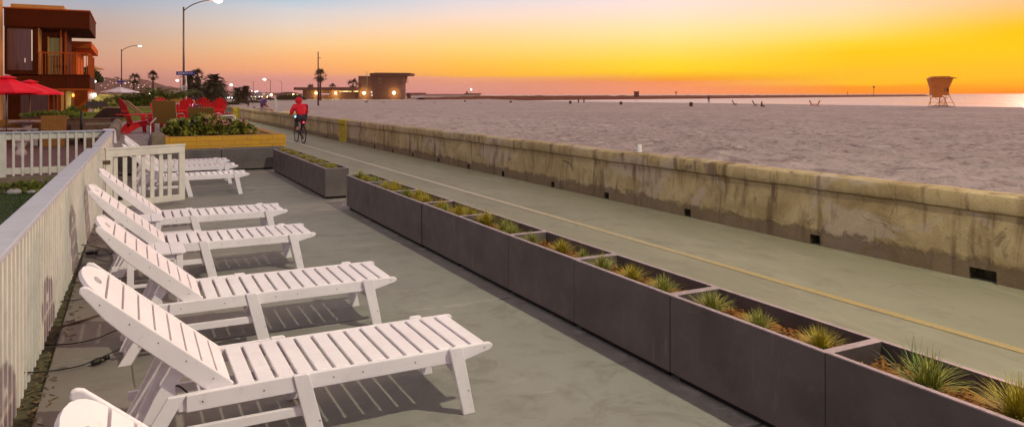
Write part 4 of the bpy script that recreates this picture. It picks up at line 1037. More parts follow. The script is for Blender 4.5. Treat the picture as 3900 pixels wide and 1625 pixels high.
wall_at('olive_wall', 388, 600, 402, 39.0, .3, M['green_wall'], 'upper olive wall with a dark coping behind the lower one', capm=M['tan'])
wall_at('yellow_wall', 357, 482, 355, 52.0, .3, M['yellow_wall'], 'pale yellow wall under the white umbrella')
x_, z_ = at_y(417, 445, 34.5)
b = MB(); b.prism_y([(-.62,0),(.62,0),(.62,.38),(-.05,.42),(-.25,.36)], -.4, .4); o = b.build('covered_table', mat('brown_cover', (.035,.012,.008), rough=.9), bevel=.03); o.location = (x_, 34.6, z_); tag(o, 'dark cloth covered low table in front of the olive wall', 'covered table')
b = MB(); 
for k in range(3): b.box((k*.45,0,.35),(k*.45+.4,.4,.39)); b.box((k*.45,.36,.39),(k*.45+.4,.4,.75)); b.tube([(k*.45+.02,.02,0),(k*.45+.02,.02,.36)], .02, 6); b.tube([(k*.45+.38,.02,0),(k*.45+.38,.02,.36)], .02, 6)
x_, z_ = at_y(328, 421, 37.5); o = b.build('patio_bench', M['metal_dark']); o.scale = (.62,.62,.62); o.location = (x_, 37.4, z_-.02); tag(o, 'grey three seat patio bench on top of the olive wall terrace', 'bench')
x_, z_ = at_y(310, 488, 28.5); b = MB(); b.tube([(0,0,-.3),(0,0,.62),(0,0,.66)], [.045,.045,.02], 10); b.ball((0,0,.68), .035, 8, 6); o = b.build('bollard', M['black_paint'], smooth=True); o.location = (x_, 28.4, z_-.1); tag(o, 'slim black post in front of the long low block wall', 'post')
# big ferny hedge behind the chairs
def fern_hedge():
    p = at_depth(552, 400, 40); root = empty('cycad_hedge', (p.x, p.y, .6), -.45, 'broad dark green feathery hedge behind the red chairs', 'hedge')
    r = random.Random(12); b = MB(); b2 = MB()
    for i in range(190):
        cx_ = r.uniform(-1.95, 2.05); cy_ = r.uniform(-.5,.9); hz = .95+.40*noise.noise(Vector((cx_*.8, cy_, 3)))+(.28 if cx_ > .1 else .08)
        a = r.random()*2*PI; l = r.uniform(.5,.85); rise = r.uniform(.2,.6)
        pts = [Vector((cx_+math.cos(a)*l*t, cy_+math.sin(a)*l*t, hz*(.9)+rise*math.sin(t*2.0)*l)) for t in [k/9 for k in range(10)]]
        for k in range(9):
            d = (pts[k+1]-pts[k]).normalized(); s1 = d.cross(Vector((0,0,1))).normalized(); ll = .16*(1-.07*k)
            for q in (0, .33, .66):
                c_ = pts[k].lerp(pts[k+1], q)
                for s in (-1, 1):
                    e = c_+s1*s*ll+d*ll*.6+Vector((0,0,.04)); w = d*.014; b.add([c_-w, c_+w, e], [(0,1,2)])
    b.build('fronds', M['hedge'], root)
    o = leafy('foliage', 5200, 2.0, .8, 1.42, M['hedge'], .17, 31); o.parent = root
    b2.tube([(-1,0,-.3),(-.9,0,.5)], .06, 6); b2.tube([(1,0,-.3),(.9,.1,.5)], .06, 6); b2.tube([(0,0,-.3),(.1,0,.5)], .06, 6); b2.build('stems', M['palm_trunk'], root)
fern_hedge()
x_, z_ = at_y(405, 404, 39.5); o = leafy('shrub', 700, .8, .4, .5, M['hedge'], .12, 33); o.location = (x_-.2, 39.6, z_-.1); tag(o, 'small rounded bush in front of the pale yellow wall', 'shrub')
x_, z_ = at_y(276, 422, 36.5); o = leafy('potted_plant', 200, .3, .3, .5, M['hedge'], .2, 34); o.location = (x_, 35.8, z_-.25); tag(o, 'spiky pot plant beside the round yellow column', 'potted plant')

# ---------------------------------------------------------------- umbrellas
def umbrella(name, apex, rim_z, rad, m, label, pole_bottom, rz=.3, vent=True, n=8, tilt=0, polem=None):
    root = empty(name, (apex[0], apex[1], 0), rz, label, 'umbrella'); b = MB(); H = apex[2]
    for k in range(n):
        a, c_ = 2*PI*k/n, 2*PI*(k+1)/n
        for j in range(4):
            t0, t1 = j/4, (j+1)/4
            def P(a_, t, sag=0): 
                r_ = rad*(.06+.94*t); return (r_*math.cos(a_), r_*math.sin(a_), H-(H-rim_z)*(t**.92))
            mid = (a+c_)/2
            def Pm(t): r_ = rad*(.06+.94*t)*math.cos(PI/n)*(.985); return (r_*math.cos(mid), r_*math.sin(mid), H-(H-rim_z)*(t**.92)-.02*t)
            b.add([P(a,t0),P(a,t1),Pm(t1),Pm(t0)], [(0,1,2,3)]); b.add([Pm(t0),Pm(t1),P(c_,t1),P(c_,t0)], [(0,1,2,3)])
    bm_ = b; o = b.build('canopy', m, root); sm = o.modifiers.new('t','SOLIDIFY'); sm.thickness = .006
    b = MB()
    for k in range(n):
        a, c_ = 2*PI*k/n, 2*PI*(k+1)/n; r_ = rad
        b.add([(r_*math.cos(a),r_*math.sin(a),rim_z),(r_*math.cos(c_),r_*math.sin(c_),rim_z),(r_*math.cos(c_),r_*math.sin(c_),rim_z-.06),(r_*math.cos(a),r_*math.sin(a),rim_z-.06)], [(0,1,2,3)])
    o = b.build('valance', m, root); o.modifiers.new('t','SOLIDIFY').thickness = .004
    if vent:
        b = MB(); b.lathe([(.02,H+.07),(rad*.24,H+.0),(rad*.25,H-.02)], n); b.build('vent', m, root)
    b = MB(); b.tube([(0,0,pole_bottom),(0,0,H+.08)], .022, 8); b.build('pole', polem or M['bronze'], root, smooth=True)
    b = MB()
    for k in range(n): a = 2*PI*k/n; b.tube([(0,0,H-.05),(rad*.97*math.cos(a),rad*.97*math.sin(a),rim_z-.012)], .008, 5)
    b.build('ribs', polem or M['bronze'], root)
    return root
a_ = at_depth(24, 290, 24.5); umbrella('patio_umbrella', a_, at_depth(0,343,24.5).z, 1.22, M['red_cloth'], 'red patio umbrella cut off by the left edge, nearer one', .15)
a_ = at_depth(113, 306, 26.5); umbrella('patio_umbrella', a_, at_depth(0,350,26.5).z, 1.08, M['red_cloth'], 'red patio umbrella over the round concrete table', .15)
a_ = at_depth(457, 328, 50); umbrella('patio_umbrella', a_, at_depth(0,346,50).z, 1.18, M['grey_white'], 'pale lilac white umbrella above the yellow wall', .3, vent=False, rz=.1)
# round concrete table and benches
def conc_table():
    p = at_depth(103, 455, 26.5); root = empty('round_table', (p.x, p.y, .12), 0, 'round pale concrete table under the red umbrella', 'table'); z = p.z-.12
    b = MB(); b.lathe([(.50,z-.07),(.57,z-.05),(.58,z-.02),(.56,z)], 28); b.build('tabletop', M['concrete_table'], root, smooth=False)
    b = MB(); b.lathe([(.26,0),(.22,.08),(.12,.2),(.11,z*.55),(.16,z-.12),(.24,z-.0705)], 16); b.build('pedestal', M['concrete_table'], root, smooth=True)
conc_table()
for (x0, x1, yt, d, lab) in ((-30,88,483,25,'curved concrete bench in front of the round table, left one'),(70,160,484,25.5,'curved concrete bench in front of the round table, middle one'),(158,222,484,26,'curved concrete bench right of the round table')):
    p = at_depth((x0+x1)/2, yt, d); w = (x1-x0)*d/2811; root = empty('concrete_bench', (p.x, p.y, .12), -YAW, lab, 'bench', 'concrete benches around the round table'); z = p.z-.12
    b = MB(); b.box((-w/2,-.17,z-.07),(w/2,.17,z)); b.build('seat', M['concrete_table'], root, bevel=.03)
    for s in (-1, 1): b = MB(); b.box((s*w*.3-.08,-.12,0),(s*w*.3+.08,.12,z-.0705)); b.build('leg', M['concrete_table'], root, bevel=.03)
p = at_depth(105, 560, 21); root = empty('concrete_stool', (at_depth(80,565,21.5).x, at_depth(80,565,21.5).y, .12), 0, 'small white concrete stool seen through the pickets of the left fence', 'stool')
b = MB(); b.lathe([(.2,.40),(.22,.42),(.22,.46),(.2,.47)], 20); b.build('seat', M['concrete_table'], root); b = MB(); b.lathe([(.17,0),(.14,.1),(.09,.2),(.12,.32),(.15,.399)], 14); b.build('pedestal', M['concrete_table'], root, smooth=True)

# ---------------------------------------------------------------- the brown building
def building():
    X1, Y0 = -1.797, 41.4
    root = empty('beach_house', (X1-3, Y0, .4), 0, 'dark brown two storey beach house with a corner balcony at the left edge', 'building')
    O = Vector((X1-3, Y0, .4))
    def bx(b, x0, x1, y0, y1, z0, z1): b.box((x0-O.x, y0-O.y, z0-O.z), (x1-O.x, y1-O.y, z1-O.z))
    xl = -5.27
    # flat roof with deep fascia
    b = MB(); bx(b, xl, X1, Y0, 48.4, 5.09, 5.93); rf = b.build('roof', M['brownwall'], root, bevel=.02)
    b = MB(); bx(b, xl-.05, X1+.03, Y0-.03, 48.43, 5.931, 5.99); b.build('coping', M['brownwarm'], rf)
    b = MB(); bx(b, -5.15, -2.95, Y0+1.2, 46, 5.991, 6.28); b.build('roof_box', M['plasterorange'], rf)
    # recessed main body
    b = MB(); bx(b, xl, -3.95, Y0+.16, 48, 2.86, 5.085); w = b.build('upper_wall', M['brownwall'], root)
    b = MB(); bx(b, -3.949, -2.95, Y0+1.5, 48, 2.86, 5.085); b.build('upper_wall', M['brownwall'], root)
    b = MB(); bx(b, -5.15, -4.12, Y0+.10, Y0+.158, 3.05, 5.0); wd = b.build('window', M['curtain'], root)
    b = MB(); bx(b, -4.16, -4.10, Y0+.07, Y0+.158, 3.0, 5.06); bx(b, -5.2, -5.15, Y0+.07, Y0+.158, 3.0, 5.06); bx(b, -5.149, -4.161, Y0+.07, Y0+.157, 5.0, 5.06); b.build('frame', M['brownwall'], wd)
    b = MB(); bx(b, -4.185, -4.165, Y0+.06, Y0+.09, 3.5, 4.95); bx(b, -4.46, -4.445, Y0+.06, Y0+.09, 3.42, 3.62); b.build('lit_slit', glow('lit_slit', (1,.85,.6), .9), wd)
    # balcony
    b = MB(); bx(b, xl, X1, Y0, 47.5, 2.2, 2.80); bx(b, -3.95, X1+.02, Y0-.05, Y0+.12, 2.801, 2.87); bc = b.build('balcony', M['brownwall'], root, bevel=.015)
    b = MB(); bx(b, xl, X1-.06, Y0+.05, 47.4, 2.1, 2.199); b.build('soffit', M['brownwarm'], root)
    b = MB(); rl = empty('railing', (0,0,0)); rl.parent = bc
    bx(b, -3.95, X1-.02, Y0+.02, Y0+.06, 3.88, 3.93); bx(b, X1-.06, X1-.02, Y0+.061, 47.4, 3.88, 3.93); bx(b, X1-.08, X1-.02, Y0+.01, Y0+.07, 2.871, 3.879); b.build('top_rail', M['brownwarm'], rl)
    b = MB()
    x = -3.9
    while x < X1-.1: bx(b, x, x+.03, Y0+.03, Y0+.055, 2.871, 3.879); x += .13
    y = Y0+.2
    while y < 47.4: bx(b, X1-.055, X1-.03, y, y+.03, 2.81, 3.879); y += .14
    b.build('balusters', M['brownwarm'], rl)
    # sliding door and lit curtain behind the balcony
    b = MB(); bx(b, -3.94, -3.90, Y0+.2, Y0+1.45, 2.875, 5.08); b.build('door_frame', M['plasterorange'], root)
    b = MB(); bx(b, -3.6, -3.1, Y0+1.42, Y0+1.497, 2.875, 4.7); d_ = b.build('balcony_door', mat('green_curtain', (.25,.22,.06), rough=.3, var=.4, scale=2, stretch=(10,10,.3)), root)
    b = MB(); bx(b, -3.66, -3.6, Y0+1.40, Y0+1.497, 2.875, 4.75); bx(b, -3.1, -3.05, Y0+1.40, Y0+1.497, 2.875, 4.75); b.build('frame', M['plasterorange'], d_)
    b = MB(); bx(b, -2.94, -2.86, Y0+1.4, Y0+1.5, 2.875, 5.08); bx(b, -3.08, -3.03, Y0+.75, Y0+.8, 2.875, 5.08); b.build('porch_posts', M['brownwarm'], root)
    # ground floor
    b = MB(); bx(b, xl, -3.55, Y0+1.2, 48, .0, 2.09); b.build('lower_wall', M['brownwall'], root)
    b = MB(); bx(b, -4.75, -3.6, Y0+1.14, Y0+1.198, .5, 2.05); g_ = b.build('glass_door', M['curtain'], root)
    b = MB(); 
    for x in (-3.62,-3.40,-3.25,-3.0): bx(b, x, x+.05, Y0+1.08, Y0+1.138, .9, 2.09)
    b.build('window_posts', M['brownwarm'], root)
    b = MB(); b.tube([(-2.72-O.x,Y0+.35-O.y,-.3),(-2.72-O.x,Y0+.35-O.y,2.09-O.z)], .115, 18); b.build('column', M['yellow_wall'], root, smooth=True)
    b = MB(); bx(b, -3.02, -2.90, Y0+.3, Y0+.42, .2, 2.09); b.build('column', M['plasterorange'], root)
building()
def building2():
    Y0 = 50.5; c1 = at_y(284, 340, Y0); c2 = at_y(334, 340, Y0)
    root = empty('beach_house', (c1[0], Y0, 0), 0, 'red brown beach house behind the dark one, with lit doorway', 'building')
    w = c2[0]-c1[0]; ztop = at_y(300, 158, Y0)[1]
    b = MB(); b.box((-3,0,0),(w,8,3.1)); b.box((-3,.3,3.1),(w-.6,8,ztop-.4)); b.build('wall', M['brownwarm'], root)
    b = MB(); b.box((-3,-1.2,ztop-.4),(w+.25,8.4,ztop)); b.build('roof', M['brownwarm'], root, bevel=.02)
    xa, za = at_y(272, 343, Y0-.05); xb, zb = at_y(283, 404, Y0)
    b = MB(); b.box((xa-c1[0]-.1,-.05,zb),(xb-c1[0],-.001,za)); d_ = b.build('door', M['plasterorange'], root)
    b = MB(); b.box((xb-c1[0]-.35,-.13,za-.35),(xb-c1[0]-.2,-.051,za-.15)); b.box((xb-c1[0]-.1,-.13,za-.32),(xb-c1[0],-.051,za-.16)); b.build('porch_lamp', glow('porch_lamp', (1,.5,.08), 2.2), root)
    xa, za = at_y(336, 348, 51.5); xb, zb = at_y(357, 404, 51.5)
    b = MB(); b.box((xa-c1[0],1.0,zb-.5),(xb-c1[0],6,za)); b.build('white_annex', M['white_paint'], root)
    p = at_y(360, 358, 51.4); b = MB(); b.ball((p[0]-c1[0],.85,p[1]), .10, 10, 6); b.build('lamp', M['lamp_white'], root, smooth=True)
    p = at_y(362, 306, 51.4); b = MB(); b.ball((p[0]-c1[0],.85,p[1]), .06, 10, 6); b.build('lamp', M['lamp_white'], root, smooth=True)
building2()
def building3():
    Y0 = 38; xr, zt = at_y(15, 0, 41.3); root = empty('beach_house', (xr-2, Y0, 0), 0, 'orange plastered house corner cut off by the left edge', 'building')
    b = MB(); b.box((-3,0,0),(2,3,9)); b.build('wall', M['plasterorange'], root)
    z1 = at_y(10, 235, Y0)[1]; z2 = at_y(10, 255, Y0)[1]
    b = MB(); b.prism_x([(-.6,z2-.1),(0,z1+.2),(0,z1+.28),(-.65,z2)], -3, 2.15); b.build('awning_roof', M['brownwarm'], root)
    b = MB(); b.box((-3,-.05,at_y(10,283,Y0)[1]),(1.95,-.001,z2-.1)); b.build('sign_band', M['plaster'], root)
building3()
# chair on the balcony
p = (-3.1, 42.3, 2.87); root = empty('balcony_chair', p, .6, 'dark chair on the corner balcony behind the railing', 'chair')
b = MB(); b.box((-.24,-.22,.42),(.24,.22,.45)); b.build('seat', M['metal_dark'], root)
b = MB(); 
for k in range(5): b.box((-.22+k*.1,.2,.451),(-.20+k*.1,.22,.9))
b.box((-.24,.19,.9),(.24,.23,.93)); b.build('backrest', M['metal_dark'], root)
for sx in (-.22,.2):
    for sy in (-.2,.18): b = MB(); b.box((sx,sy,0),(sx+.02,sy+.02,.419)); b.build('leg', M['metal_dark'], root)

# ================================================================ STREET LAMPS, POLES
def street_lamp(px, ptop, d, z0, arm_px, lab, lit=True, armdir=1, pole_r=.075, sign=False, head=.30, m=None):
    p = at_depth(px, 360, d); root = empty('street_lamp', (p.x, p.y, z0), -YAW, lab, 'street lamp', 'street lamps along the beach front')
    H = CAM_H-(ptop-360)*d/2811-z0; A = arm_px*d/2811*armdir
    b = MB(); b.tube([(0,0,0),(0,0,.6),(0,0,H)], [pole_r*1.35,pole_r*1.15,pole_r*.72], 12); b.build('pole', M['metal_dark'], root, smooth=True)
    rise = abs(A)*.17
    pts = bez([(0,0,H-.25),(A*.25,0,H-.25+rise*1.0),(A*.6,0,H-.25+rise*1.75),(A,0,H-.25+rise*2.0)], 8)
    b = MB(); b.tube(pts, [pole_r*.5]*len(pts), 8); b.build('arm', M['metal_dark'], root, smooth=True)
    ze = H-.25+rise*2; s = 1 if A > 0 else -1
    b = MB(); b.lathe([(.05,.10),(.16,.06),(.2,.0),(.19,-.03)], 14, (A+s*head*.6,0,ze)); hd = b.build('lamp_head', M['metal_grey'], root, smooth=True)
    if lit:
        b = MB(); b.ball((A+s*head*.6,0,ze-.05), head*.6, 14, 8, (1,1,.55)); b.build('lamp_glass', m or M['lamp_on'], hd, smooth=True)
    return root, H, ze, A
def text_obj(name, s, size, m, parent, loc, rot):
    cu = bpy.data.curves.new(name, 'FONT'); cu.body = s; cu.size = size; cu.align_x = 'CENTER'; cu.align_y = 'CENTER'; cu.extrude = .003
    t = bpy.data.objects.new(name, cu); COL.objects.link(t)
    dg = bpy.context.evaluated_depsgraph_get(); me = bpy.data.meshes.new_from_object(t.evaluated_get(dg)); bpy.data.objects.remove(t)
    me.materials.clear(); me.materials.append(m); o = bpy.data.objects.new(name, me); COL.objects.link(o); o.parent = parent; o.location = loc; o.rotation_euler = rot; return o
root, H, ze, A = street_lamp(700, 24, 50, 0, 118, 'tallest street lamp, very bright, with a blue street sign on its pole', head=.42)
L1 = root
pl = bpy.data.lights.new('street_light', 'POINT'); pl.energy = 900; pl.color = (1,.9,.6); pl.shadow_soft_size = .2; po = bpy.data.objects.new('street_light', pl); COL.objects.link(po); po.parent = root; po.location = (A+.2, 0, ze-.55)
# the next lamp of the row stands just behind the camera, outside the picture, and lights the deck
KEY = (5.15, -1.0, 8.6)
rk = empty('street_lamp', (3.9, -1.0, 0), 0, 'street lamp of the same row standing behind the viewpoint, outside the picture', 'street lamp', 'street lamps along the beach front')
b = MB(); b.tube([(0,0,0),(0,0,.6),(0,0,8.55)], [.11,.09,.055], 12); b.build('pole', M['metal_dark'], rk, smooth=True)
b = MB(); b.tube(bez([(0,0,8.4),(.4,0,8.62),(.8,0,8.75),(1.1,0,8.78)], 8), .04, 8); b.build('arm', M['metal_dark'], rk, smooth=True)
b = MB(); b.lathe([(.05,.16),(.14,.12),(.17,.08),(.165,.06)], 14, (1.25,0,8.7)); hd = b.build('lamp_head', M['metal_grey'], rk, smooth=True)
pl = bpy.data.lights.new('street_light', 'POINT'); pl.color = (1,.92,.66); pl.shadow_soft_size = .13; pl.energy = KEY_W; pl.use_nodes = True
lf = pl.node_tree.nodes.new('ShaderNodeLightFalloff'); lf.inputs['Strength'].default_value = 1.0; pl.node_tree.links.new(lf.outputs['Linear'], pl.node_tree.nodes['Emission'].inputs['Strength'])
po = bpy.data.objects.new('street_light', pl); COL.objects.link(po); po.parent = rk; po.location = (KEY[0]-3.9, 0, KEY[2])
zs = CAM_H-(276-360)*50/2811
b = MB(); b.box((-.62,-.125,zs-.12),(.62,-.105,zs+.12)); sg = b.build('street_sign', M['blue_sign'], L1); sg.location = (.16,0,0)
text_obj('sign_text', 'BALBOA CT', .19, M['white_paint'], sg, (0,-.127,zs), (R(90),0,0))
zs = CAM_H-(337-360)*50/2811
b = MB(); b.box((-.19,-.13,zs-.26),(.19,-.115,zs+.26)); sg = b.build('speed_sign', M['white_paint'], L1, bevel=.005); sg.location = (.08,0,0)
b = MB(); b.box((-.15,-.1315,zs+.21),(.15,-.1305,zs+.22)); b.box((-.15,-.1315,zs-.22),(.15,-.1305,zs-.21)); b.box((-.15,-.1315,zs-.2095),(-.14,-.1305,zs+.2095)); b.box((.14,-.1315,zs-.2095),(.15,-.1305,zs+.2095)); b.build('border', M['black_paint'], sg)
text_obj('sign_text', '8', .36, M['black_paint'], sg, (0,-.132,zs+.03), (R(90),0,0)); text_obj('sign_text', 'MPH', .09, M['black_paint'], sg, (0,-.132,zs-.16), (R(90),0,0))
b = MB(); b.box((.14,-.05,0),(.19,.0,zs+.9)); b.build('sign_post', M['white_paint'], L1)
L2r, *_ = street_lamp(463, 184, 96, 0, 64, 'second street lamp, behind the white umbrella, small bright light', head=.34, m=M['lamp_white'])
zs = CAM_H-(308-360)*96/2811; b = MB(); b.box((-.55,-.12,zs-.1),(.6,-.1,zs+.1)); b.build('street_sign', M['blue_sign'], L2r)
for px, pt, d, arm, ad, lit, lab in ((687,302,260,6,-1,True,'small distant street lamp just left of the tall lamp pole'),(1030,302,240,17,-1,True,'distant street lamp whose lit arm points left, right of the small palms'),(965,306,300,4,-1,False,'unlit thin distant lamp pole above the two low palms'),(888,318,260,2,-1,True,'distant white street light left of the two low palms'),(1073,308,330,12,-1,False,'unlit faint distant lamp left of the pavilion')):
    street_lamp(px, pt, d, 0, arm, lab, lit, ad, .09, head=.8, m=M['lamp_white'])
p = at_depth(1212, 400, 165); root = empty('wooden_pole', (p.x, p.y, -.6), -YAW, 'tall thin wooden pole on the sand with a small camera near the top', 'pole')
H = at_depth(1212,195,165).z+.6; b = MB(); b.tube([(0,0,0),(0,0,H)], [.19,.11], 12); b.build('pole', M['wood_pole'], root, smooth=True)
zc = at_depth(1212,220,165).z+.6; b = MB(); b.box((-.15,-.05,zc-.03),(.25,.05,zc+.03)); b.box((.2,-.12,zc-.02),(.6,.12,zc+.14)); b.build('camera_box', M['metal_grey'], root, bevel=.02)

# ================================================================ PALMS AND FAR TREES
def fan_palm(name, px, pbase, ptop, d, crown, label, group=None, lean=0, seed=1, skirt=.4, kind='fan', trunk_r=.22, zb=None):
    z0 = at_depth(px, pbase, d).z if zb is None else zb
    p = at_depth(px, 360, d); root = empty(name, (p.x, p.y, z0), 0, label, 'palm tree', group); r = random.Random(seed)
    H = at_depth(px, ptop, d).z-z0; Hc = H-crown*.55
    b = MB(); b.tube([(0,0,-1),(lean*.3,0,Hc*.5),(lean,0,Hc)], [trunk_r*1.25, trunk_r, trunk_r*.8], 9); b.build('trunk', M['palm_trunk'], root, smooth=True)
    b = MB(); c = Vector((lean, 0, Hc))
    nf = 46 if kind == 'fan' else 60
    for i in range(nf):
        a = r.random()*2*PI; el = r.uniform(-1.1, 1.35) if r.random() > .25 else r.uniform(.3,1.4)
        dr = Vector((math.cos(a)*math.cos(el), math.sin(a)*math.cos(el), math.sin(el)))
        L_ = crown*r.uniform(.75,1.05)*(1 if kind == 'fan' else 1.15); droop = .35*L_
        if kind == 'fan':
            m_ = c+dr*L_*.5; s = dr.cross(Vector((0,0,1))).normalized(); up = s.cross(dr)
            w = .02*crown; b.add([c-s*w, c+s*w, m_+s*w, m_-s*w], [(0,1,2,3)])
            for k in range(9):
                t = (k-4)/4*1.15; tip = m_+(dr*math.cos(t)+s*math.sin(t))*L_*.5+Vector((0,0,-.22*L_*abs(t))); q = s*math.cos(t)-dr*math.sin(t)
                b.add([m_-q*.012*L_, m_+q*.012*L_, (m_+tip)/2+q*.035*L_, tip, (m_+tip)/2-q*.035*L_], [(0,1,2,3,4)])
        else:
            pts = [c+dr*L_*t+Vector((0,0,-droop*t*t*1.6)) for t in [k/7 for k in range(8)]]
            for k in range(7):
                dd = (pts[k+1]-pts[k]).normalized(); s = dd.cross(Vector((0,0,1))); s = s.normalized() if s.length > .01 else Vector((1,0,0)); ll = .28*L_*(1-.08*k)
                for sgn in (-1, 1):
                    for q in (0, .5):
                        b_ = pts[k].lerp(pts[k+1], q); b.add([b_-dd*.05*L_, b_+dd*.05*L_, b_+s*sgn*ll+dd*ll*.5+Vector((0,0,-.12*ll))], [(0,1,2)])
    if skirt:
        for i in range(40):
            a = r.random()*2*PI; t = r.random(); b.add([c+Vector((0,0,-crown*.1)), c+Vector((math.cos(a)*crown*.28, math.sin(a)*crown*.28, -crown*.25)), c+Vector((math.cos(a+.3)*crown*.22, math.sin(a+.3)*crown*.22, -crown*(.35+skirt*t)))], [(0,1,2)])
    b.build('crown', M['palm_leaf'], root)
    return root
fan_palm('palm_tree', 508, 372, 281, 190, 1.9, 'thin palm against the hills, left of the two lone palms', 'lone palms against the hills', seed=2, lean=.3)
fan_palm('palm_tree', 583, 372, 271, 190, 1.8, 'thin palm against the hills, right of the two lone palms', 'lone palms against the hills', seed=3)
fan_palm('palm_tree', 724, 385, 264, 150, 2.1, 'tall shaggy palm just right of the nearest lamp pole', 'palms of the dark clump', seed=4, skirt=1.2, kind='feather', trunk_r=.4)
fan_palm('palm_tree', 752, 385, 266, 150, 1.7, 'tall palm right beside the shaggy palm by the lamp pole', 'palms of the dark clump', seed=5, skirt=1.0)
fan_palm('palm_tree', 748, 385, 305, 145, 2.4, 'low bushy palm under the two tall shaggy palms', 'palms of the dark clump', seed=6, kind='feather', skirt=.9, trunk_r=.5)
for (px, top, cr, sd_) in ((792,308,2.6,7),(815,274,2.6,8),(818,290,3.1,9),(816,312,3.0,10),(834,328,2.5,11)):
    fan_palm('palm_tree', px, 378, top, 150, cr, 'palm of the tall pointed dark clump, %s' % {7:'low left side one',8:'topmost crown',9:'second crown from the top',10:'third crown from the top',11:'low right side one'}[sd_], 'palms of the dark clump', seed=sd_, kind='feather', skirt=1.0, trunk_r=.35)
fan_palm('palm_tree', 905, 376, 327, 190, 2.3, 'low round palm, left of the short pair on the parking lot edge', 'short palm pair', seed=12, kind='feather', trunk_r=.5, skirt=.2)
fan_palm('palm_tree', 935, 376, 322, 190, 2.5, 'low round palm, right of the short pair on the parking lot edge', 'short palm pair', seed=13, kind='feather', trunk_r=.5, skirt=.2, lean=-.0)
fan_palm('palm_tree', 1220, 372, 266, 330, 4.0, 'palm standing right behind the tall wooden pole', seed=14, skirt=.6, trunk_r=.45)
fan_palm('palm_tree', 1344, 372, 304, 430, 4.6, 'palm rising above the flat roof left of the block tower', 'palms behind the flat roof', seed=15, skirt=.2, trunk_r=.6)
fan_palm('palm_tree', 1267, 372, 320, 430, 3.2, 'small palm top peeking over the middle of the flat roof', 'palms behind the flat roof', seed=16, skirt=.2)
fan_palm('palm_tree', 1183, 372, 323, 430, 3.2, 'small palm top peeking over the left end of the flat roof', 'palms behind the flat roof', seed=17, skirt=.2)
p = at_depth(370, 300, 60); root = empty('balcony_tree', (p.x,p.y,.4), 0, 'dark tree edge poking out right of the beach houses', 'tree')
o = leafy('crown', 900, .9, .9, 1.3, M['palm_leaf'], .3, 91, parent=root); o.location = (-.6,0,at_depth(0,330,60).z); b = MB(); b.tube([(-.6,0,-.5),(-.6,0,3)], .12, 8); b.build('trunk', M['palm_trunk'], root)
p = at_depth(368, 255, 64)
umbrella('patio_umbrella', at_depth(358, 248, 62), at_depth(0,258,62).z, .75, M['plasterorange'], 'small orange tinted umbrella tip beyond the corner balcony', .4, vent=False)
# low shrubs by the pavilion and dark band of ground cover under the palms
for (px, d, sx, sz, sd_, lab) in ((1110,300,6,2.6,51,'dark bush in front of the round pavilion'),(820,148,5,.7,52,'low dark ground cover strip under the pointed palm clump'),(940,186,4,.7,53,'low dark ground cover strip under the short palm pair'),(1010,300,3.5,.9,54,'low bush row left of the pavilion')):
    p = at_depth(px, 372, d); o = leafy('low_shrub', 1500, sx, 2, sz, M['palm_leaf'], .55 if d > 200 else .3, sd_); o.location = (p.x, p.y, -.1); o.rotation_euler = (0,0,-YAW); tag(o, lab, 'shrub')

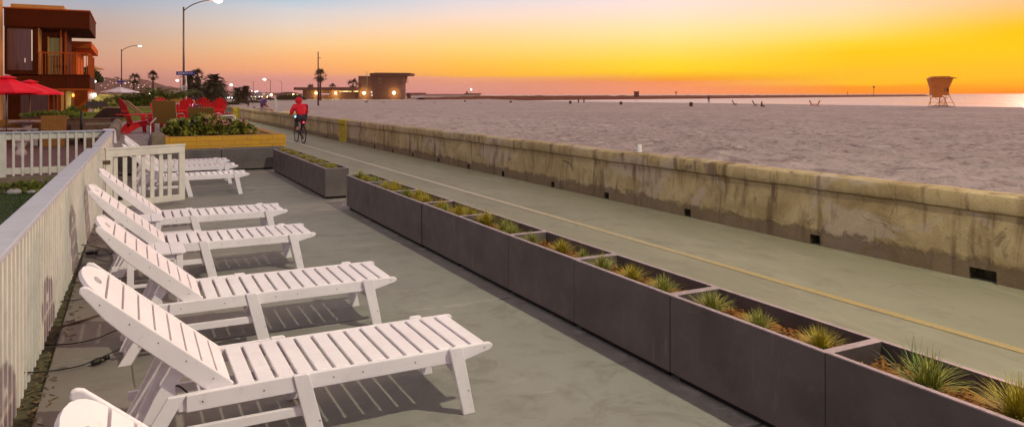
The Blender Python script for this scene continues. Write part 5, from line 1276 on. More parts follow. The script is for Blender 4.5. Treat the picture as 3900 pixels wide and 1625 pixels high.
# ================================================================ LIFEGUARD STATION AND PAVILION
def station():
    d = 380; o0 = at_depth(1125, 372, d); root = empty('lifeguard_station', (o0.x, o0.y, o0.z-.1), -YAW, 'low brown beach station with a block tower and slanted lookout roof', 'building')
    sc = d/2811
    def X(px): return (px-1125)*sc
    def Z(py): return (372-py)*sc+.1
    def bx(b, x0, x1, y0, y1, p0, p1, mi=0): b.box((X(x0), y0, Z(p1)), (X(x1), y1, Z(p0)))
    b = MB(); bx(b, 1153, 1367, 0, 16, 341, 379); b.build('long_wall', M['guard'], root)
    b = MB(); bx(b, 1124, 1380, -2.4, 17, 330.5, 340.8); b.build('flat_roof', M['guard'], root)
    b = MB(); bx(b, 1367.2, 1422, -1.5, 14, 288, 378); b.build('block_tower', M['guard'], root)
    b = MB(); bx(b, 1422.2, 1531, -3, 13, 295, 376); b.build('block_tower', M['guard'], root)
    b = MB(); b.prism_y([(X(1416),Z(287)),(X(1540),Z(287)),(X(1540),Z(290)),(X(1532),Z(318)),(X(1531),Z(324)),(X(1522),Z(324)),(X(1522),Z(294.8)),(X(1416),Z(294.8))], -3.2, 12); b.build('lookout_wall', M['guard'], root)
    b = MB(); b.prism_y([(X(1414),Z(278.5)),(X(1440),Z(276)),(X(1568),Z(277.5)),(X(1565),Z(286.9)),(X(1414),Z(286.9))], -4.5, 13); b.build('lookout_roof', M['guard'], root)
    b = MB(); bx(b, 1531, 1556, -2, 1, 311.5, 313); b.build('catwalk', M['metal_dark'], root)
    b = MB()
    for px in (1545,1548,1552,1556): b.tube([(X(px),-2,Z(312)),(X(px),-2,Z(299.5))], .05, 4)
    b.tube([(X(1544),-2,Z(299.5)),(X(1556.5),-2,Z(299.5))], .06, 4); b.tube([(X(1544),-2,Z(305)),(X(1556.5),-2,Z(305))], .04, 4); b.build('railing', M['metal_dark'], root)
    for (a, c_, t, e) in ((1294,1299,345,347.5),(1300.5,1305.5,345,347.5),(1307,1327,344.4,348),(1328.5,1332.5,345,347.5),(1334,1338.5,345,347.5),(1346.5,1350,345,347.5),(1351.5,1366,344.2,348.2)):
        b = MB(); bx(b, a, c_, -.12, -.02, t, e); b.build('lit_window', M['lit_win'], root)
    b = MB(); bx(b, 1223, 1254, -.12, -.02, 355, 357.6); b.build('pale_window', glow('pale_window', (.8,.5,.55), .9), root)
    for (px, py, s) in ((1205.5,352,.55),(1279.5,352.3,.55),(1390,352.3,.75),(1505,352,.8)):
        y = -.6 if px < 1367 else (-2.1 if px < 1422 else -3.6)
        b = MB(); b.ball((X(px), y, Z(py)), s, 12, 8); lo = b.build('wall_lamp', M['lamp_warm'], root, smooth=True)
        pl = bpy.data.lights.new('wall_light', 'POINT'); pl.energy = 900; pl.color = (1,.8,.25); pl.shadow_soft_size = .5; po = bpy.data.objects.new('wall_light', pl); COL.objects.link(po); po.parent = root; po.location = (X(px), y-1.2, Z(py))
    for (px, py) in ((1417,349),(1421,358.5),(1420,362)):
        b = MB(); b.box((X(px)-.35,-3.15 if px > 1422 else -1.65,Z(py)-.3),(X(px)+.35,-3.02 if px > 1422 else -1.52,Z(py)+.3)); b.build('small_window', glow('small_window', (1,.8,.75), 1.3), root)
    b = MB(); b.tube([(X(1405),-5,Z(376)),(X(1405),-5,Z(272))], .16, 8); b.build('flagpole', M['plaster'], root, smooth=True)
    b = MB()
    for px in (1204,1286,1291): b.tube([(X(px),-2,Z(377)),(X(px),-2,Z(341))], .14, 6)
    b.build('porch_post', M['plaster'], root)
    b = MB(); bx(b, 1445, 1455, -3.12, -3.02, 290, 302); bx(b, 1446, 1453, -3.1, -3.01, 310, 316); b.build('pale_panel', mat('pale_panel', (.30,.15,.12), var=.1), root)
    b = MB(); bx(b, 1545, 1608, -2, 0, 369, 376.5); b.build('low_wall', M['concrete_table'], root)
station()
p = at_depth(1558, 372, 375); b = MB(); b.box((-.9,-.8,0),(.9,.8,2.2)); b.prism_y([(-1.2,2.2),(1.2,2.2),(1.0,2.5),(-1.0,2.5)], -1, 1); o = b.build('kiosk', M['guard']); o.location = (p.x, p.y, p.z-.2); o.rotation_euler = (0,0,-YAW); tag(o, 'small brown kiosk at the right foot of the lookout tower', 'kiosk')
def pavilion():
    d = 310; p = at_depth(1098, 372, d); root = empty('beach_pavilion', (p.x, p.y, p.z-.2), -YAW, 'round low roofed pavilion with yellow light under its eaves', 'pavilion'); s = d/2811
    b = MB(); b.lathe([(52*s,(372-357)*s),(48*s,(372-354)*s),(30*s,(372-348.5)*s),(12*s,(372-346)*s),(4*s,(372-345.5)*s)], 24); b.build('roof', M['guard'], root)
    b = MB(); b.lathe([(44*s,-.5),(44*s,(372-358)*s)], 20); b.build('wall', M['guard'], root)
    for a, c_ in ((4,22),(26,50)):
        b = MB(); b.box((a*s, -46*s, (372-358)*s),(c_*s, -45*s, (372-355.4)*s)); b.build('light_strip', glow('light_strip', (1,.72,.12), 2.5), root)
    for px, r_ in ((33,.45),(-50,.5)):
        b = MB(); b.ball((px*s,-48*s,(372-356.5)*s), r_, 10, 6); b.build('lamp', M['lamp_warm'], root, smooth=True)
pavilion()
for (px, py, w, h, d, lab, m_) in ((1396,385,12,5,225,'small dark trailer parked on the sand in front of the station',M['bin']),(1462,388,14,5,225,'pale low boat on the sand right of the dark trailer',M['concrete_table']),(2123,399,9,5,185,'low grey bench on the sand left of the second bin',M['metal_grey']),(2487,405,44,7,165,'long low grey barrier lying on the sand between two bins',M['metal_grey']),(1656,389,10,4,215,'low grey box on the sand near the jetty start',M['metal_grey']),(1830,392,14,4,205,'low grey object half buried in the sand',M['metal_grey'])):
    p = at_depth(px, py, d); s = d/2811; nm = lab.split(' on ')[0].split(' lying ')[0].split(' half ')[0].split(' parked')[0].split(' between')[0].split()[-1]; root = empty('beach_'+nm, (p.x, p.y, p.z-.15), -YAW, lab, nm)
    b = MB(); b.prism_y([(-w*s*.45,.15),(w*s*.45,.15),(w*s*.5,h*s*.8),(w*s*.4,h*s),(-w*s*.5,h*s)], -.5, .5); b.build('body', m_, root, bevel=.04)
    b = MB(); b.box((-w*s*.3,-.4,-.3),(-w*s*.25,.4,.16)); b.box((w*s*.25,-.4,-.3),(w*s*.3,.4,.16)); b.build('feet', M['bin'], root)
# rubbish bins
def bin_(px, ybot, h, lab):
    d = 2811*.95/h; p = at_depth(px, ybot, d); root = empty('beach_bin', (p.x, p.y, p.z), 0, lab, 'rubbish bin', 'rubbish bins standing in a row on the beach')
    b = MB(); b.lathe([(.30,-.1),(.34,.02),(.35,.80),(.36,.82),(.36,.88)], 18); b.build('barrel', M['bin'], root)
    b = MB(); b.lathe([(.37,.8805),(.34,.93),(.20,.99),(.05,1.0)], 18); b.build('lid', M['bin'], root, smooth=True)
bin_(1771,392,10.5,'dark beach bin, farthest left of the row, small'); bin_(1945,396,12,'dark beach bin, second from the left of the row'); bin_(2172,398,14,'dark beach bin, middle of the row'); bin_(2365,403,15.5,'dark beach bin, fourth from the left of the row'); bin_(2632,409,18.5,'dark beach bin, rightmost and largest of the row')

# ================================================================ JETTY, PIER, TOWER
b = MB(); A = Vector((128,347,0)); B = Vector((905,600,0)); n = 260; rj = random.Random(8)
dirj = (B-A).normalized(); nj = Vector((-dirj.y, dirj.x, 0))
prof = [(-9,-2.6),(-5,-.5),(-2,.80),(0,1.0),(2,.80),(5,-.5),(9,-2.6)]
for i in range(n+1):
    t = i/n; c = A.lerp(B, t); k = 1.0+.2*t
    for j, (o_, z) in enumerate(prof):
        g_ = noise.noise(Vector((t*90, j*1.7, 0)))+.6*noise.noise(Vector((t*260, j*2.3, 4)))
        b.v.append((c.x+nj.x*o_+g_*.5, c.y+nj.y*o_, z+g_*.35*(1 if z > -1 else 0)+(.35*max(0, 1-t*3)-.9*max(0, 1-t*18) if z > -1 else 0)))
for i in range(n):
    for j in range(6): a = i*7+j; b.f.append((a, a+1, a+8, a+7)); b.mi.append(0)
tag(b.build('rock_jetty', M['rock']), 'long low rock jetty running out into the sea', 'jetty')
p = at_depth(2424, 362, 420); root = empty('jetty_hut', (p.x, p.y, .2), -YAW, 'small square hut standing on the jetty', 'hut')
b = MB(); b.box((-1.25,-1,0),(1.25,1,3.1)); b.build('wall', M['guard'], root); b = MB(); b.box((-1.45,-1.2,3.1005),(1.45,1.2,3.4)); b.build('roof', M['guard'], root)
for (px, pt, d, lab) in ((2575,350,560,'small marker post on the jetty right of the hut'),(3328,330,860,'taller marker with a square head near the end of the jetty'),(3228,351,800,'thin short marker on the far part of the jetty')):
    p = at_depth(px, 362, d); root = empty('marker_post', (p.x, p.y, .6), -YAW, lab, 'marker post'); h = (360-pt)*d/2811+CAM_H-.6
    b = MB(); b.tube([(0,0,-.5),(0,0,h*.86)], .28, 8); b.build('post', M['bin'], root); b = MB(); b.box((-1,-.1,h*.80),(1,.1,h)) if px != 3228 else b.box((-.3,-.1,h*.8),(.3,.1,h)); b.build('head', M['bin'], root)
def pier():
    d = 1150; a = at_depth(1548, 360, d); c = at_depth(1830, 360, d*1.05); root = empty('pier', (a.x, a.y, 0), math.atan2(c.y-a.y, c.x-a.x), 'long faint pier on many piles beyond the station', 'pier'); L_ = (c-a).length
    zt = CAM_H+3*d/2811
    b = MB(); b.box((0,-3,zt-1.1),(L_,3,zt)); b.build('deck', M['guard'], root)
    b = MB(); x = 0
    while x < L_: b.box((x,-2.5,-2.5),(x+.9,-1.6,zt-1.1)); b.box((x,1.6,-2.5),(x+.9,2.5,zt-1.1)); x += L_/34
    b.build('piles', M['guard'], root)
    b = MB(); b.box((L_*.78,-2,zt),(L_,2,zt+1.2)); b.build('shed', M['guard'], root); b = MB(); b.box((L_*.8,-1,zt+1.201),(L_*.82,1,zt+4)); b.build('shed', M['guard'], root); b = MB(); b.box((L_*.0,-2,zt+.01),(L_*.25,2,zt+2)); b.build('shed', M['guard'], root)
    b = MB(); b.ball((L_*.86,-2,zt+7.5), 1.4, 8, 6); b.build('lamp', M['lamp_white'], root); b = MB(); b.tube([(L_*.86,0,zt),(L_*.86,0,zt+7.5)], .3, 5); b.build('lamp_pole', M['guard'], root)
pier()
def tower():
    d = 130; s = d/2811; p = at_depth(3578, 403, d); root = empty('lifeguard_tower', (p.x, p.y, at_depth(0,403,d).z), -YAW-.35, 'wooden lifeguard tower on splayed legs with flaring walls and ladder, against the sunset', 'lifeguard tower')
    w0, w1, dp = 1.35, 1.72, 1.25; zf = (403-363)*s; zm = (403-338)*s; zt = (403-303)*s
    # cabin: straight lower box, flared glazed upper part
    b = MB(); lo = [(-w0,-dp),(w0-.1,-dp),(w0-.1,dp),(-w0,dp)]; hi = [(-w1,-dp-.5),(w1+.1,-dp-.5),(w1+.1,dp+.5),(-w1,dp+.5)]
    vs = [(x,y,zf) for x,y in lo]+[(x,y,zm) for x,y in lo]+[(x,y,zt) for x,y in hi]
    b.add(vs, [(3,2,1,0),(8,9,10,11)]+[(k*4+i, k*4+(i+1)%4, k*4+4+(i+1)%4, k*4+4+i) for k in (0,1) for i in range(4)]); b.build('cabin', M['tower'], root)
    b = MB(); b.prism_y([(-w1-.1,zt),(w1+.9,zt+.05),(w1-.4,zt+.30),(w1-.5,zt+.42),(-w1+.5,zt+.40),(-w1+.45,zt+.30)], -dp-.8, dp+.8); b.build('roof', M['tower'], root, bevel=.03)
    b = MB(); b.box((-w0-.05,-dp-.9,zf-.5),(.1,-dp-.001,zf)); b.box((-w0-.1,-dp-.2,zf-.12),(w0,dp,zf-.001)); b.build('platform', M['tower'], root)
    b = MB()
    for x, y, ex, ey in ((-w0+.1,-dp,-w0-.75,-dp-.5),(w0-.1,-dp,w0+.75,-dp-.5),(-w0+.1,dp,-w0+.3,dp+.5),(w0-.1,dp,w0-.3,dp+.5)):
        lg = MB(); lg.tube([(x,y,zf-.05),(ex,ey,-.3)], .05, 6); lg.build('leg', M['tower'], root)
    b.tube([(-w0+.1,-dp,zf-.2),(.5,-dp,.1)], .035, 5); b.tube([(w0-.1,-dp,zf-.3),(-.9,-dp,.0)], .035, 5); b.tube([(-w0-.6,-dp-.4,.5),(w0+.6,-dp-.4,.5)], .035, 5); b.build('braces', M['tower'], root)
    ld = empty('ladder'); ld.parent = root
    b = MB(); b.tube([(-.30,-dp-.9,zf-.3),(-.70,-dp-2.3,-.2)], .09, 6); b.tube([(.25,-dp-.9,zf-.3),(.6,-dp-2.3,-.2)], .09, 6); b.build('ladder_rail', M['tower'], ld)
    b = MB()
    for k in range(5): t = (k+.5)/5; b.box((-.70+.40*t,-dp-2.3+1.4*t,-.2+(zf-.1)*t-.03),(.6-.35*t,-dp-2.15+1.4*t,-.2+(zf-.1)*t+.03))
    b.build('rung', M['tower'], ld)
    b = MB(); b.box((.55,-dp-.012,zf+.5),(.65,-dp-.001,zf+1.3)); b.box((.85,-dp-.012,zf+.5),(1.15,-dp-.001,zf+1.25)); b.build('number_plate', M['bin'], root)
    # sand mound
    m_ = MB(); NX, NY = 40, 14
    for j in range(NY+1):
        for i in range(NX+1):
            x = (i/NX*2-1)*11; y = (j/NY*2-1)*6; m_.v.append((x, y, -.9+1.0*math.exp(-(x/4.2)**2-(y/3)**2)+.06*noise.noise(Vector((x,y,0)))))
    for j in range(NY):
        for i in range(NX): a = j*(NX+1)+i; m_.f.append((a,a+1,a+NX+2,a+NX+1)); m_.mi.append(0)
    o = m_.build('sand_mound', M['sand'], smooth=True); o.location = (p.x+.3, p.y-.2, root.location.z-.05); o.rotation_euler = (0,0,-YAW); struct(o)
tower()

# ================================================================ PEOPLE
def human(name, J, label, mats, scale=1, loc=(0,0,0), rz=0, hair=None, hood=None, fingers=True):
    """J: joint positions in metres, local."""
    root_me = bpy.data.meshes.new('body'); V = []; E_ = []; Rr = []
    def v(p, r): V.append(tuple(p)); Rr.append(r); return len(V)-1
    g = lambda k: Vector(J[k])
    pel = v(g('pelvis'), .135); sp = v(g('pelvis').lerp(g('chest'), .5), .125); ch = v(g('chest'), .15); nk = v(g('neck'), .058); jaw = v(g('head')+Vector((0,0,-.06)), .075); hd = v(g('head'), .098); tp = v(g('head')+Vector((0,0,.075)), .075)
    E_ += [(pel,sp),(sp,ch),(ch,nk),(nk,jaw),(jaw,hd),(hd,tp)]
    f = Vector(J.get('face', (0,-1,0))).normalized(); nose = v(g('head')+f*.115+Vector((0,0,-.015)), .016); E_.append((hd, nose))
    for s in ('l', 'r'):
        sh = v(g('sh_'+s), .062); el = v(g('el_'+s), .045); wr = v(g('wr_'+s), .03); hn = v(g('ha_'+s), .036)
        E_ += [(ch,sh),(sh,el),(el,wr),(wr,hn)]
        if fingers:
            d = (g('ha_'+s)-g('wr_'+s)).normalized(); sd_ = d.cross(Vector((0,0,1))); sd_ = sd_.normalized() if sd_.length > .1 else Vector((1,0,0))
            for k, ln in enumerate((.055,.07,.075,.065,.05)):
                a = v(g('ha_'+s)+sd_*(k-2)*.02+d*.03, .009); c = v(g('ha_'+s)+sd_*(k-2)*.024+d*(.03+ln*.6)+Vector((0,0,-.02)), .008)
                E_ += [(hn,a),(a,c)]
        hp_ = v(g('hip_'+s), .095); kn = v(g('kn_'+s), .062); an = v(g('an_'+s), .042); to = v(g('to_'+s), .038)
        E_ += [(pel,hp_),(hp_,kn),(kn,an),(an,to)]
    root_me.from_pydata(V, E_, []); root_me.materials.append(mats['skin'])
    o = bpy.data.objects.new(name, root_me); COL.objects.link(o)
    sk = o.modifiers.new('skin', 'SKIN'); sk.use_smooth_shade = True
    for sv, r in zip(root_me.skin_vertices[0].data, Rr): sv.radius = (r, r)
    root_me.skin_vertices[0].data[0].use_root = True
    ss = o.modifiers.new('sub', 'SUBSURF'); ss.levels = 1; ss.render_levels = 1
    def cloth(nm, chains, m, grow=.034 if hood else .018):
        me = bpy.data.meshes.new(nm); V2 = []; E2 = []; R2 = []; idx = {}
        for chn in chains:
            pr = None
            for key, r in chn:
                pos = Vector(J[key]) if isinstance(key, str) else Vector(key)
                kk = tuple(round(c, 4) for c in pos)
                if kk not in idx: idx[kk] = len(V2); V2.append(tuple(pos)); R2.append(r+grow)
                if pr is not None: E2.append((pr, idx[kk]))
                pr = idx[kk]
        me.from_pydata(V2, E2, []); me.materials.append(m); c = bpy.data.objects.new(nm, me); COL.objects.link(c); c.parent = o
        s_ = c.modifiers.new('skin', 'SKIN'); s_.use_smooth_shade = True
        for sv, r in zip(me.skin_vertices[0].data, R2): sv.radius = (r, r)
        me.skin_vertices[0].data[0].use_root = True
        c.modifiers.new('sub', 'SUBSURF').levels = 1; c.modifiers['sub'].render_levels = 1
    mid = tuple(g('pelvis').lerp(g('chest'), .5))
    cloth('shirt', [[('pelvis',.15),(mid,.14),('chest',.16),(tuple(g('chest').lerp(g('neck'), .6)),.095 if hood else .075)]+([(tuple(g('neck').lerp(g('head'), .4)),.085)] if hood else [])]+[[('chest',.16),('sh_'+s,.07),(tuple(g('sh_'+s).lerp(g('el_'+s), .95 if mats.get('long') else .7)),.058)] for s in ('l','r')]+([[(tuple(g('sh_'+s).lerp(g('el_'+s), .95)),.055),(tuple(g('el_'+s).lerp(g('wr_'+s), .9)),.036)] for s in ('l','r')] if mats.get('long') else []), mats['shirt'])
    cloth('trousers', [[('pelvis',.14),('hip_'+s,.10),('kn_'+s,.07),(tuple(g('kn_'+s).lerp(g('an_'+s), .85 if not mats.get('short') else .15)),.052)] for s in ('l','r')], mats['legs'], .012)
    b = MB(); hc = g('head'); b.ball(hc+Vector((-f.x*.02,-f.y*.02,.03)), .115, 14, 9, (1,1,1.0)); h = b.build('hood' if hood else 'hair', hood or hair or mats['hair'], o, smooth=True)
    keep = bmesh.new(); keep.from_mesh(h.data)
    if hood:
        for v_ in keep.verts: v_.co = hc+(v_.co-hc)*1.22
    dl = [v_ for v_ in keep.verts if (v_.co-hc).dot(f) > .035 and v_.co.z < hc.z+.055]; bmesh.ops.delete(keep, geom=dl, context='VERTS'); keep.to_mesh(h.data); keep.free()
    h.modifiers.new('t','SOLIDIFY').thickness = .012
    b = MB()
    for s in ('l', 'r'):
        a_, t_ = g('an_'+s), g('to_'+s); b.beam(a_+Vector((0,0,-.035)), t_+Vector((0,0,-.02)), .085, .07)
    b.build('shoes', M['dark_cloth'], o, bevel=.02)
    o.location = loc; o.rotation_euler = (0,0,rz); o.scale = (scale,)*3
    return tag(o, label, 'person')
# seated on the wall: faces right/sea-ward with legs over the sand side
wy = 39.5
sit = dict(pelvis=(0,0,.12), chest=(.04,-.01,.50), neck=(.07,0,.64), head=(.10,0,.76), face=(1,-.35,-.1), sh_l=(.05,.20,.56), sh_r=(.05,-.20,.56), el_l=(.06,.26,.32), el_r=(.08,-.25,.31), wr_l=(.22,.16,.19), wr_r=(.24,-.15,.18), ha_l=(.29,.13,.16), ha_r=(.31,-.12,.15), hip_l=(.05,.10,.10), hip_r=(.05,-.10,.10), kn_l=(.48,.12,.08), kn_r=(.48,-.12,.08), an_l=(.50,.12,-.36), an_r=(.50,-.12,-.36), to_l=(.66,.12,-.42), to_r=(.66,-.12,-.42))
pw = at_y(1002, 380, 0.001)
# find where the sight line through x=1002 meets X = 7.6
u = (1002-1950)/2811; dd = 7.58/(FWD[0]+RGT[0]*u); wy = dd*(FWD[1]+RGT[1]*u)
human('person', sit, 'grey haired person in a purple plaid shirt sitting on the sea wall', dict(skin=M['skin'], shirt=M['plaid'], legs=M['concrete_table'], hair=M['hair_grey'], short=True), loc=(7.56, wy, .88), rz=.25, scale=1.22)
# walker far behind (blurred in the photo)
stand = dict(pelvis=(0,0,.95), chest=(0,-.01,1.33), neck=(0,0,1.49), head=(0,-.01,1.64), face=(0,-1,0), sh_l=(.19,0,1.42), sh_r=(-.19,0,1.42), el_l=(.24,.03,1.14), el_r=(-.24,.03,1.14), wr_l=(.25,-.04,.90), wr_r=(-.25,-.04,.90), ha_l=(.25,-.06,.82), ha_r=(-.25,-.06,.82), hip_l=(.10,0,.92), hip_r=(-.10,0,.92), kn_l=(.11,-.05,.50), kn_r=(-.11,.05,.50), an_l=(.11,-.02,.08), an_r=(-.11,.14,.08), to_l=(.12,-.17,.03), to_r=(-.12,0,.03))
dk = dict(skin=M['skin'], shirt=M['dark_cloth'], legs=M['dark_cloth'], hair=M['dark_cloth'])
p = at_depth(946, 393, 150); human('person', stand, 'dark standing figure on the sand left of the bicycle, far off', dk, loc=(p.x, p.y, -.55), rz=1, fingers=False)
p = at_depth(2699, 393, 165); human('person', stand, 'person standing at the water edge on the far beach', dict(skin=M['skin'], shirt=M['bin'], legs=M['bin'], hair=M['bin']), loc=(p.x, p.y, -.12), rz=2.5, fingers=False, scale=1.0)
for (px, d, z, lab) in ((2203,195,-.45,'tiny person by the shore left of a pair'),(2224,200,-.45,'tiny person by the shore, right one of the pair')):
    p = at_depth(px, 382, d); human('person', stand, lab, dict(skin=M['skin'], shirt=M['bin'], legs=M['bin'], hair=M['bin']), loc=(p.x, p.y, z-.3), rz=1.5, fingers=False)
# beach chairs with people, far
def beach_chair(px, py, d, lab, rz=0, m_=None):
    p = at_depth(px, py, d); root = empty('beach_chair', (p.x, p.y, -.42), rz-YAW, lab, 'beach chair'); m_ = m_ or M['bin']
    b = MB(); b.beam((-.25,0,.32),(-.62,0,1.05),.6,.05); b.build('backrest', m_, root); b = MB(); b.beam((-.28,0,.32),(.30,0,.40),.6,.05); b.build('seat', m_, root)
    b = MB(); b.tube([(-.45,-.28,.0),(.25,-.28,.38)], .025, 6); b.tube([(-.15,-.28,.35),(.3,-.28,.0)], .025, 6); b.tube([(-.45,.28,.0),(.25,.28,.38)], .025, 6); b.tube([(-.15,.28,.35),(.3,.28,.0)], .025, 6); b.build('legs', m_, root); return p
beach_chair(2800,392,150,'empty reclined beach chair near the water edge'); beach_chair(2878,396,140,'left beach chair of the small group right of the empty one'); beach_chair(3095,399,140,'orange beach chair at the shore, left of a pair', m_=M['tower']); beach_chair(3110,399,139,'orange beach chair at the shore, right of a pair', rz=PI, m_=M['tower'])
sitg = dict(sit); 
p = at_depth(2900, 402, 138); human('person', sitg, 'person sitting on the sand beside the small beach chair group', dict(skin=M['skin'], shirt=M['bin'], legs=M['bin'], hair=M['bin']), loc=(p.x, p.y, -.42), rz=-.5, fingers=False, scale=1.1)
p = at_depth(740, 400, 23.6)
human('person', dict(sit), 'dark figure holding a lit phone, seated between the red chairs', dk, loc=(p.x-.02, p.y, 1.02), rz=-1.7, fingers=True, scale=.86)
q = at_depth(732, 397, 22.9); b = MB(); b.box((-.085,-.006,-.04),(.085,.006,.04)); ph = b.build('phone', M['black_paint'], bevel=.004); b = MB(); b.box((-.078,-.0075,-.034),(.078,-.0065,.034)); b.build('screen', M['screen'], ph); ph.location = q; ph.rotation_euler = (-.3,0,-YAW+.1); tag(ph, 'phone with a glowing blue screen in the hands of the dark figure', 'phone')

# ---------------------------------------------------------------- bicycles
def bicycle(name, loc, rz, label, m, cruiser=False):
    root = empty(name, loc, rz, label, 'bicycle'); r = .335      # front towards +x
    for x in (-.52, .53):
        wroot = MB(); ring = [(x+r*math.cos(t),0,r+r*math.sin(t)) for t in [2*PI*k/28 for k in range(29)]]; wroot.tube(ring, .022, 8, caps=False); wo = wroot.build('tyre', M['rubber'], root, smooth=True)
        b = MB(); ring = [(x+(r-.03)*math.cos(t),0,r+(r-.03)*math.sin(t)) for t in [2*PI*k/28 for k in range(29)]]; b.tube(ring, .009, 6, caps=False)
        for k in range(16): t = 2*PI*k/16; b.tube([(x,0,r),(x+(r-.03)*math.cos(t),0,r+(r-.03)*math.sin(t))], .0018, 4)
        b.tube([(x,-.04,r),(x,.04,r)], .025, 8); b.build('rim', M['metal_grey'], wo, smooth=True)
    b = MB()
    bb = (-.08,0,.29); st = (-.22,0,.78); ht = (.36,0,.82); hb = (.40,0,.68)
    for a, c in ((bb,st),(st,ht),(bb,hb),(ht,hb)): b.tube([a,c], .018, 8)
    for y in (-.05,.05): b.tube([(-.52,y,r),bb], .010, 6); b.tube([(-.52,y,r),(-.21,0,.72)], .009, 6); b.tube([(.53,y,r),(.45,y,.62),(.40,0,.68)], .012, 6)
    b.build('frame', m, root, smooth=True)
    b = MB(); b.ball((-.25,0,.92), .12, 12, 6, (1.2,.8,.32)); b.tube([(-.22,0,.78),(-.245,0,.9)], .014, 8); b.build('saddle', M['rubber'], root, smooth=True)
    b = MB(); top = 1.12 if cruiser else 1.02
    b.tube([(.36,0,.82),(.34,0,top)], .014, 8)
    for s in (-1, 1): b.tube([(.34,0,top),(.38,s*.12,top+.03),(.32,s*.26,top+.03),(.16,s*.30,top)], .012, 8)
    b.build('handlebar', M['metal_grey'], root, smooth=True)
    b = MB(); ring = [(-.08+.09*math.cos(t),-.05,.29+.09*math.sin(t)) for t in [2*PI*k/16 for k in range(17)]]; b.tube(ring, .008, 5, caps=False); b.tube([(-.08,-.06,.29),(.02,-.09,.15)], .012, 6); b.tube([(-.08,.06,.29),(-.18,.09,.43)], .012, 6); b.box((-.02,-.15,.135),(.07,-.09,.16)); b.box((-.23,.09,.42),(-.14,.15,.445)); b.build('crank', M['metal_dark'], root)
    return root
u = (975-1950)/2811; dd = 8.3/(FWD[0]+RGT[0]*u); by = dd*(FWD[1]+RGT[1]*u)
bicycle('cruiser_bicycle', (8.45, by+.4, .02), -.45, 'cruiser bicycle leaning behind the sea wall left of the seated person', M['metal_dark'], True)
b = MB(); b.tube([(0,0,0),(0,0,1.50)], .014, 6); b.box((-.035,-.03,1.38),(.035,.03,1.50)); b.box((-.06,-.015,.9),(-.035,.015,1.34)); b.box((.035,-.015,.9),(.06,.015,1.34)); b.box((-.06,-.012,1.0),(.06,.012,1.03)); q = at_depth(1014, 400, at_depth(1002,400,1).length and 41); o = b.build('umbrella_holder', M['white_paint']); o.location = (8.4, wy+.0, .1); tag(o, 'white folded stand behind the seated person', 'stand')
# cyclist on the path
cx_, cy_ = ground_at(1142, 540); cyc_rz = PI/2+.06
bicycle('bicycle', (cx_, cy_, .0), cyc_rz, 'bicycle ridden by the cyclist in red on the boardwalk', M['metal_dark'])
ride = dict(pelvis=(-.24,0,1.0), chest=(.02,0,1.36), neck=(.12,0,1.48), head=(.20,0,1.60), face=(1,0,-.1), sh_l=(.03,.20,1.42), sh_r=(.03,-.20,1.42), el_l=(.10,.29,1.20), el_r=(.10,-.29,1.20), wr_l=(.20,.30,1.07), wr_r=(.20,-.30,1.07), ha_l=(.24,.29,1.05), ha_r=(.24,-.29,1.05), hip_l=(-.22,.10,.98), hip_r=(-.22,-.10,.98), kn_l=(.12,.13,.88), kn_r=(.10,-.13,.66), an_l=(-.14,.12,.52), an_r=(.0,-.12,.24), to_l=(-.02,.12,.46), to_r=(.12,-.12,.18))
red_hood = M['red']
human('person', ride, 'cyclist in a red hooded jacket and dark trousers riding away along the boardwalk', dict(skin=M['skin'], shirt=mat('red_jacket', (.70,.012,.03), rough=.8), legs=M['dark_cloth'], hair=M['dark_cloth'], long=True), loc=(cx_, cy_, 0), rz=cyc_rz, hood=mat('red_hood', (.70,.012,.03), rough=.8))
b = MB(); b.ball((0,0,0), .035, 10, 6, (1.2,1,1)); o = b.build('bike_light', glow('blue_bike_light', (.25,.75,1), 4), smooth=True); o.parent = None; o.location = (cx_+math.cos(cyc_rz)*.45-.05, cy_+math.sin(cyc_rz)*.45, 1.0); tag(o, 'small blue white light on the handlebar of the moving bicycle', 'bike light')
b = MB(); b.ball((0,0,0), .03, 10, 6); o = b.build('bike_light', M['lamp_red'], smooth=True); o.location = (cx_-math.cos(cyc_rz)*.42+.03, cy_-math.sin(cyc_rz)*.42, .80); tag(o, 'small red tail light of the moving bicycle', 'bike light')

# ================================================================ FAR BEACH-FRONT: cars, towers, nets, lit houses
def car(px, d, rz, label, lights, m_):
    p = at_depth(px, 366, d); root = empty('parked_car', (p.x, p.y, at_depth(0,374,d).z-.05), -YAW+rz, label, 'car', 'cars on the far parking lot')
    b = MB(); b.prism_y([(-2.1,.35),(2.1,.35),(2.15,.75),(1.3,.9),(.7,1.35),(-1.0,1.4),(-1.7,.95),(-2.15,.85)], -.85, .85); b.build('body', m_, root, bevel=.08)
    for x in (-1.3,1.3):
        for y in (-.86,.86): b = MB(); b.tube([(x,y-.1,.33),(x,y+.1,.33)], .33, 12); b.build('wheel', M['rubber'], root)
    for x in (-.55,.55):
        b = MB(); b.ball((2.2,x,.65), .16 if lights is not M['lamp_red'] else .18, 8, 6); b.build('headlight' if lights is not M['lamp_red'] else 'tail_light', lights, root, smooth=True)
car(890,300,-1.75,'far car with two white headlights left of the short palms', M['lamp_white'], M['metal_dark'])
car(922,300,-1.4,'far car with a red light between the short palms', M['lamp_red'], M['metal_dark'])
car(875,320,-1.75,'far car with one bright light, left of the two headlights', M['lamp_white'], M['bin'])
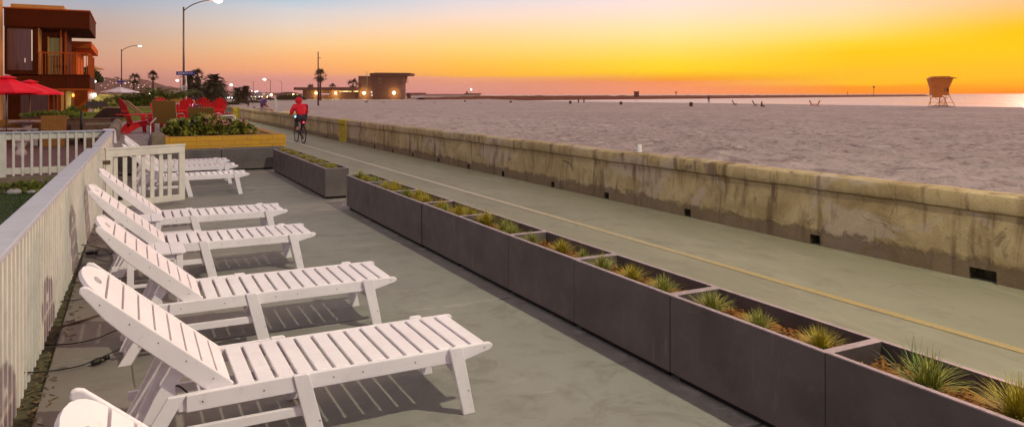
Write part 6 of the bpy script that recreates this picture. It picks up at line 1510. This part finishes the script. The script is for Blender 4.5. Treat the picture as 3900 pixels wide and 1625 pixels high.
def small_tower(px, top, bot, d, lab, m_):
    p = at_depth(px, bot, d); s = d/2811; h = (bot-top)*s; root = empty('stored_lifeguard_tower', (p.x, p.y, p.z), -YAW, lab, 'lifeguard tower', 'pale lifeguard towers parked together'); w = h*.45
    vs = [(-w*.7,-w*.6,h*.35),(w*.6,-w*.6,h*.35),(w*.6,w*.6,h*.35),(-w*.7,w*.6,h*.35),(-w,-w*.8,h*.92),(w,-w*.8,h*.92),(w,w*.8,h*.92),(-w,w*.8,h*.92)]
    b = MB(); b.add(vs, [(3,2,1,0),(4,5,6,7),(0,1,5,4),(1,2,6,5),(2,3,7,6),(3,0,4,7)]); b.build('cabin', M['grey_white'], root)
    b = MB(); b.box((-w*1.1,-w,h*.921),(w*1.35,w,h)); b.build('roof', M['grey_white'], root)
    b = MB(); b.box((w*.2,-w*.6-.62*w*.2,h*.36),(w*.55,-w*.62,h*.6)); b.build('lit_panel', m_, root)
    for x in (-w*.6,w*.5): b = MB(); b.tube([(x,-w*.5,h*.35),(x*1.3,-w*.7,-.4)], .08, 6); b.build('leg', M['grey_white'], root)
orp = mat('orange_panel', (.65,.28,.05))
small_tower(735,338,372,170,'pale stored lifeguard tower behind the speed sign, left of two', orp); small_tower(768,338,378,165,'pale stored lifeguard tower right of the speed sign, right of two', orp)
b = MB(); p0 = at_depth(878, 355, 210); s = 210/2811
b.tube([(0,0,-2),(0,0,0)], .06, 6); b.tube([(137*s,0,-2),(137*s,0,0)], .06, 6); b.box((0,-.02,-.15),(137*s,.02,0)); b.tube([(70*s,2,-2),(70*s,2,-.3)], .06, 6)
o = b.build('volleyball_net', M['bin']); o.location = p0; o.rotation_euler = (0,0,-YAW); tag(o, 'volleyball net posts and tape on the far sand right of the short palms', 'net')
b = MB(); b.box((-8,0,0),(8,3,2.6)); b.prism_y([(-8.3,2.6),(8.3,2.6),(7.5,3.0),(-7.5,3.0)], -.3, 3.3); p = at_depth(700, 372, 200); o = b.build('orange_snack_hut', orp); o.location = (p.x, p.y, -.2); o.rotation_euler = (0,0,-YAW); tag(o, 'low orange lit building behind the speed sign', 'building')
RB = random.Random(44)
for i, (px, w, h, top) in enumerate(((850,30,0,345),(868,22,0,349),(960,30,0,350),(985,36,0,343),(670,50,0,338),(640,24,0,348),(1015,20,0,354))):
    d = 420; p = at_depth(px, 366, d); s = d/2811; root = empty('far_building', (p.x, p.y, -.5), -YAW, 'faint pale far building %s' % ['left of the low palms','just left of the low palms, second one','right of the low palms','with red and white lights right of the low palms','behind the lamp pole at the foot of the hill','at the foot of the hill left of the lamp pole','left of the pavilion'][i], 'building', 'faint buildings along the far shore')
    H = (372-top)*s; b = MB(); b.box((-w*s/2,0,0),(w*s/2,10,H*.8)); b.box((-w*s*.3,1,H*.8),(w*s*.2,8,H)); b.build('wall', M['concrete_table'], root)
    for k in range(3): b = MB(); x = RB.uniform(-.4,.4)*w*s; z = RB.uniform(.3,.75)*H; b.box((x-.16,-.1,z-.16),(x+.16,-.02,z+.16)); b.build('window', M['lamp_warm'] if k else M['lamp_white'], root)
spots = [(379,308,.9),(420,306,.5),(430,313,.4),(386,322,.7),(402,330,.6),(412,320,.5),(443,312,.8),(474,311,2.0),(479,310,2.2),(478,315,1.2),(490,311,1.2),(530,321,1.2),(528,330,1.6),(540,315,.9),(551,320,.9),(500,318,.6),(515,316,.4),(460,322,.4),(592,338,.6),(455,300,.3),(573,325,.4),(441,295,.5),(399,300,.4),(497,325,.4),(561,312,.3),(545,328,.5),(605,345,.5)]
hb = None; litm = glow('hill_window', (1,.80,.70), 3)
for i, (px, py, s_) in enumerate(spots):
    d = 1900 if py > 318 else 1960
    p = at_depth(px, py, d)
    if hb is None:
        hb = empty('hillside_house'); b = MB(); b.box((-6,0,-5),(6,9,3)); b.prism_y([(-6.6,3),(6.6,3),(0,5.6)], -.5, 9.5); b.build('wall', mat('hill_house', (.30,.17,.15), rough=.9), hb); b = MB(); b.ball((0,-1,0), .8, 8, 6); b.build('lit_window', litm, hb); r_ = hb
    else: r_ = dup(hb)
    r_.location = (p.x, p.y, p.z); r_.rotation_euler = (0,0,-YAW+RB.uniform(-.4,.4)); r_.scale = (.65+.35*s_,)*3; tag(r_, 'tiny house with a lit window on the hazy hillside', 'house', 'lit houses scattered on the hillside')
for i, (px, py, d, m_) in enumerate(((625,352,260,'w'),(570,354,255,'w'),(563,363,200,'w'),(572,363,200,'w'),(735,350,220,'w'),(741,353,220,'w'),(775,362,190,'w'),(958,345,400,'w'),(973,347,400,'w'),(980,346,400,'w'),(950,353,380,'r'),(652,363,200,'w'))):
    p = at_depth(px, py, d); root = empty('lamp_post', (p.x, p.y, 0), 0, 'small distant light on a short post, %s along the far parking lot' % (ordn+['tenth','eleventh','twelfth'])[i], 'lamp post', 'distant lights along the parking lot')
    b = MB(); b.tube([(0,0,-1),(0,0,p.z-.2)], .05, 6); b.build('post', M['metal_dark'], root); b = MB(); b.ball((0,0,p.z), d*.00065, 8, 6); b.build('lamp', M['lamp_white'] if m_ == 'w' else M['lamp_red'], root, smooth=True)
# ---------------------------------------------------------------- haze
HAZE = .00018
if HAZE:
    b = MB(); b.box((-1300,-60,-3.6),(1500,2600,52)); hz = b.build('haze', bpy.data.materials.new('haze_air')); hm = hz.data.materials[0]; hm.use_nodes = True; nt = hm.node_tree; nt.nodes.clear()
    pv = nt.nodes.new('ShaderNodeVolumePrincipled'); pv.inputs['Color'].default_value = (.98,.56,.38,1); pv.inputs['Density'].default_value = HAZE; pv.inputs['Anisotropy'].default_value = .2
    ou = nt.nodes.new('ShaderNodeOutputMaterial'); nt.links.new(pv.outputs[0], ou.inputs['Volume']); tag(hz, kind='stuff')
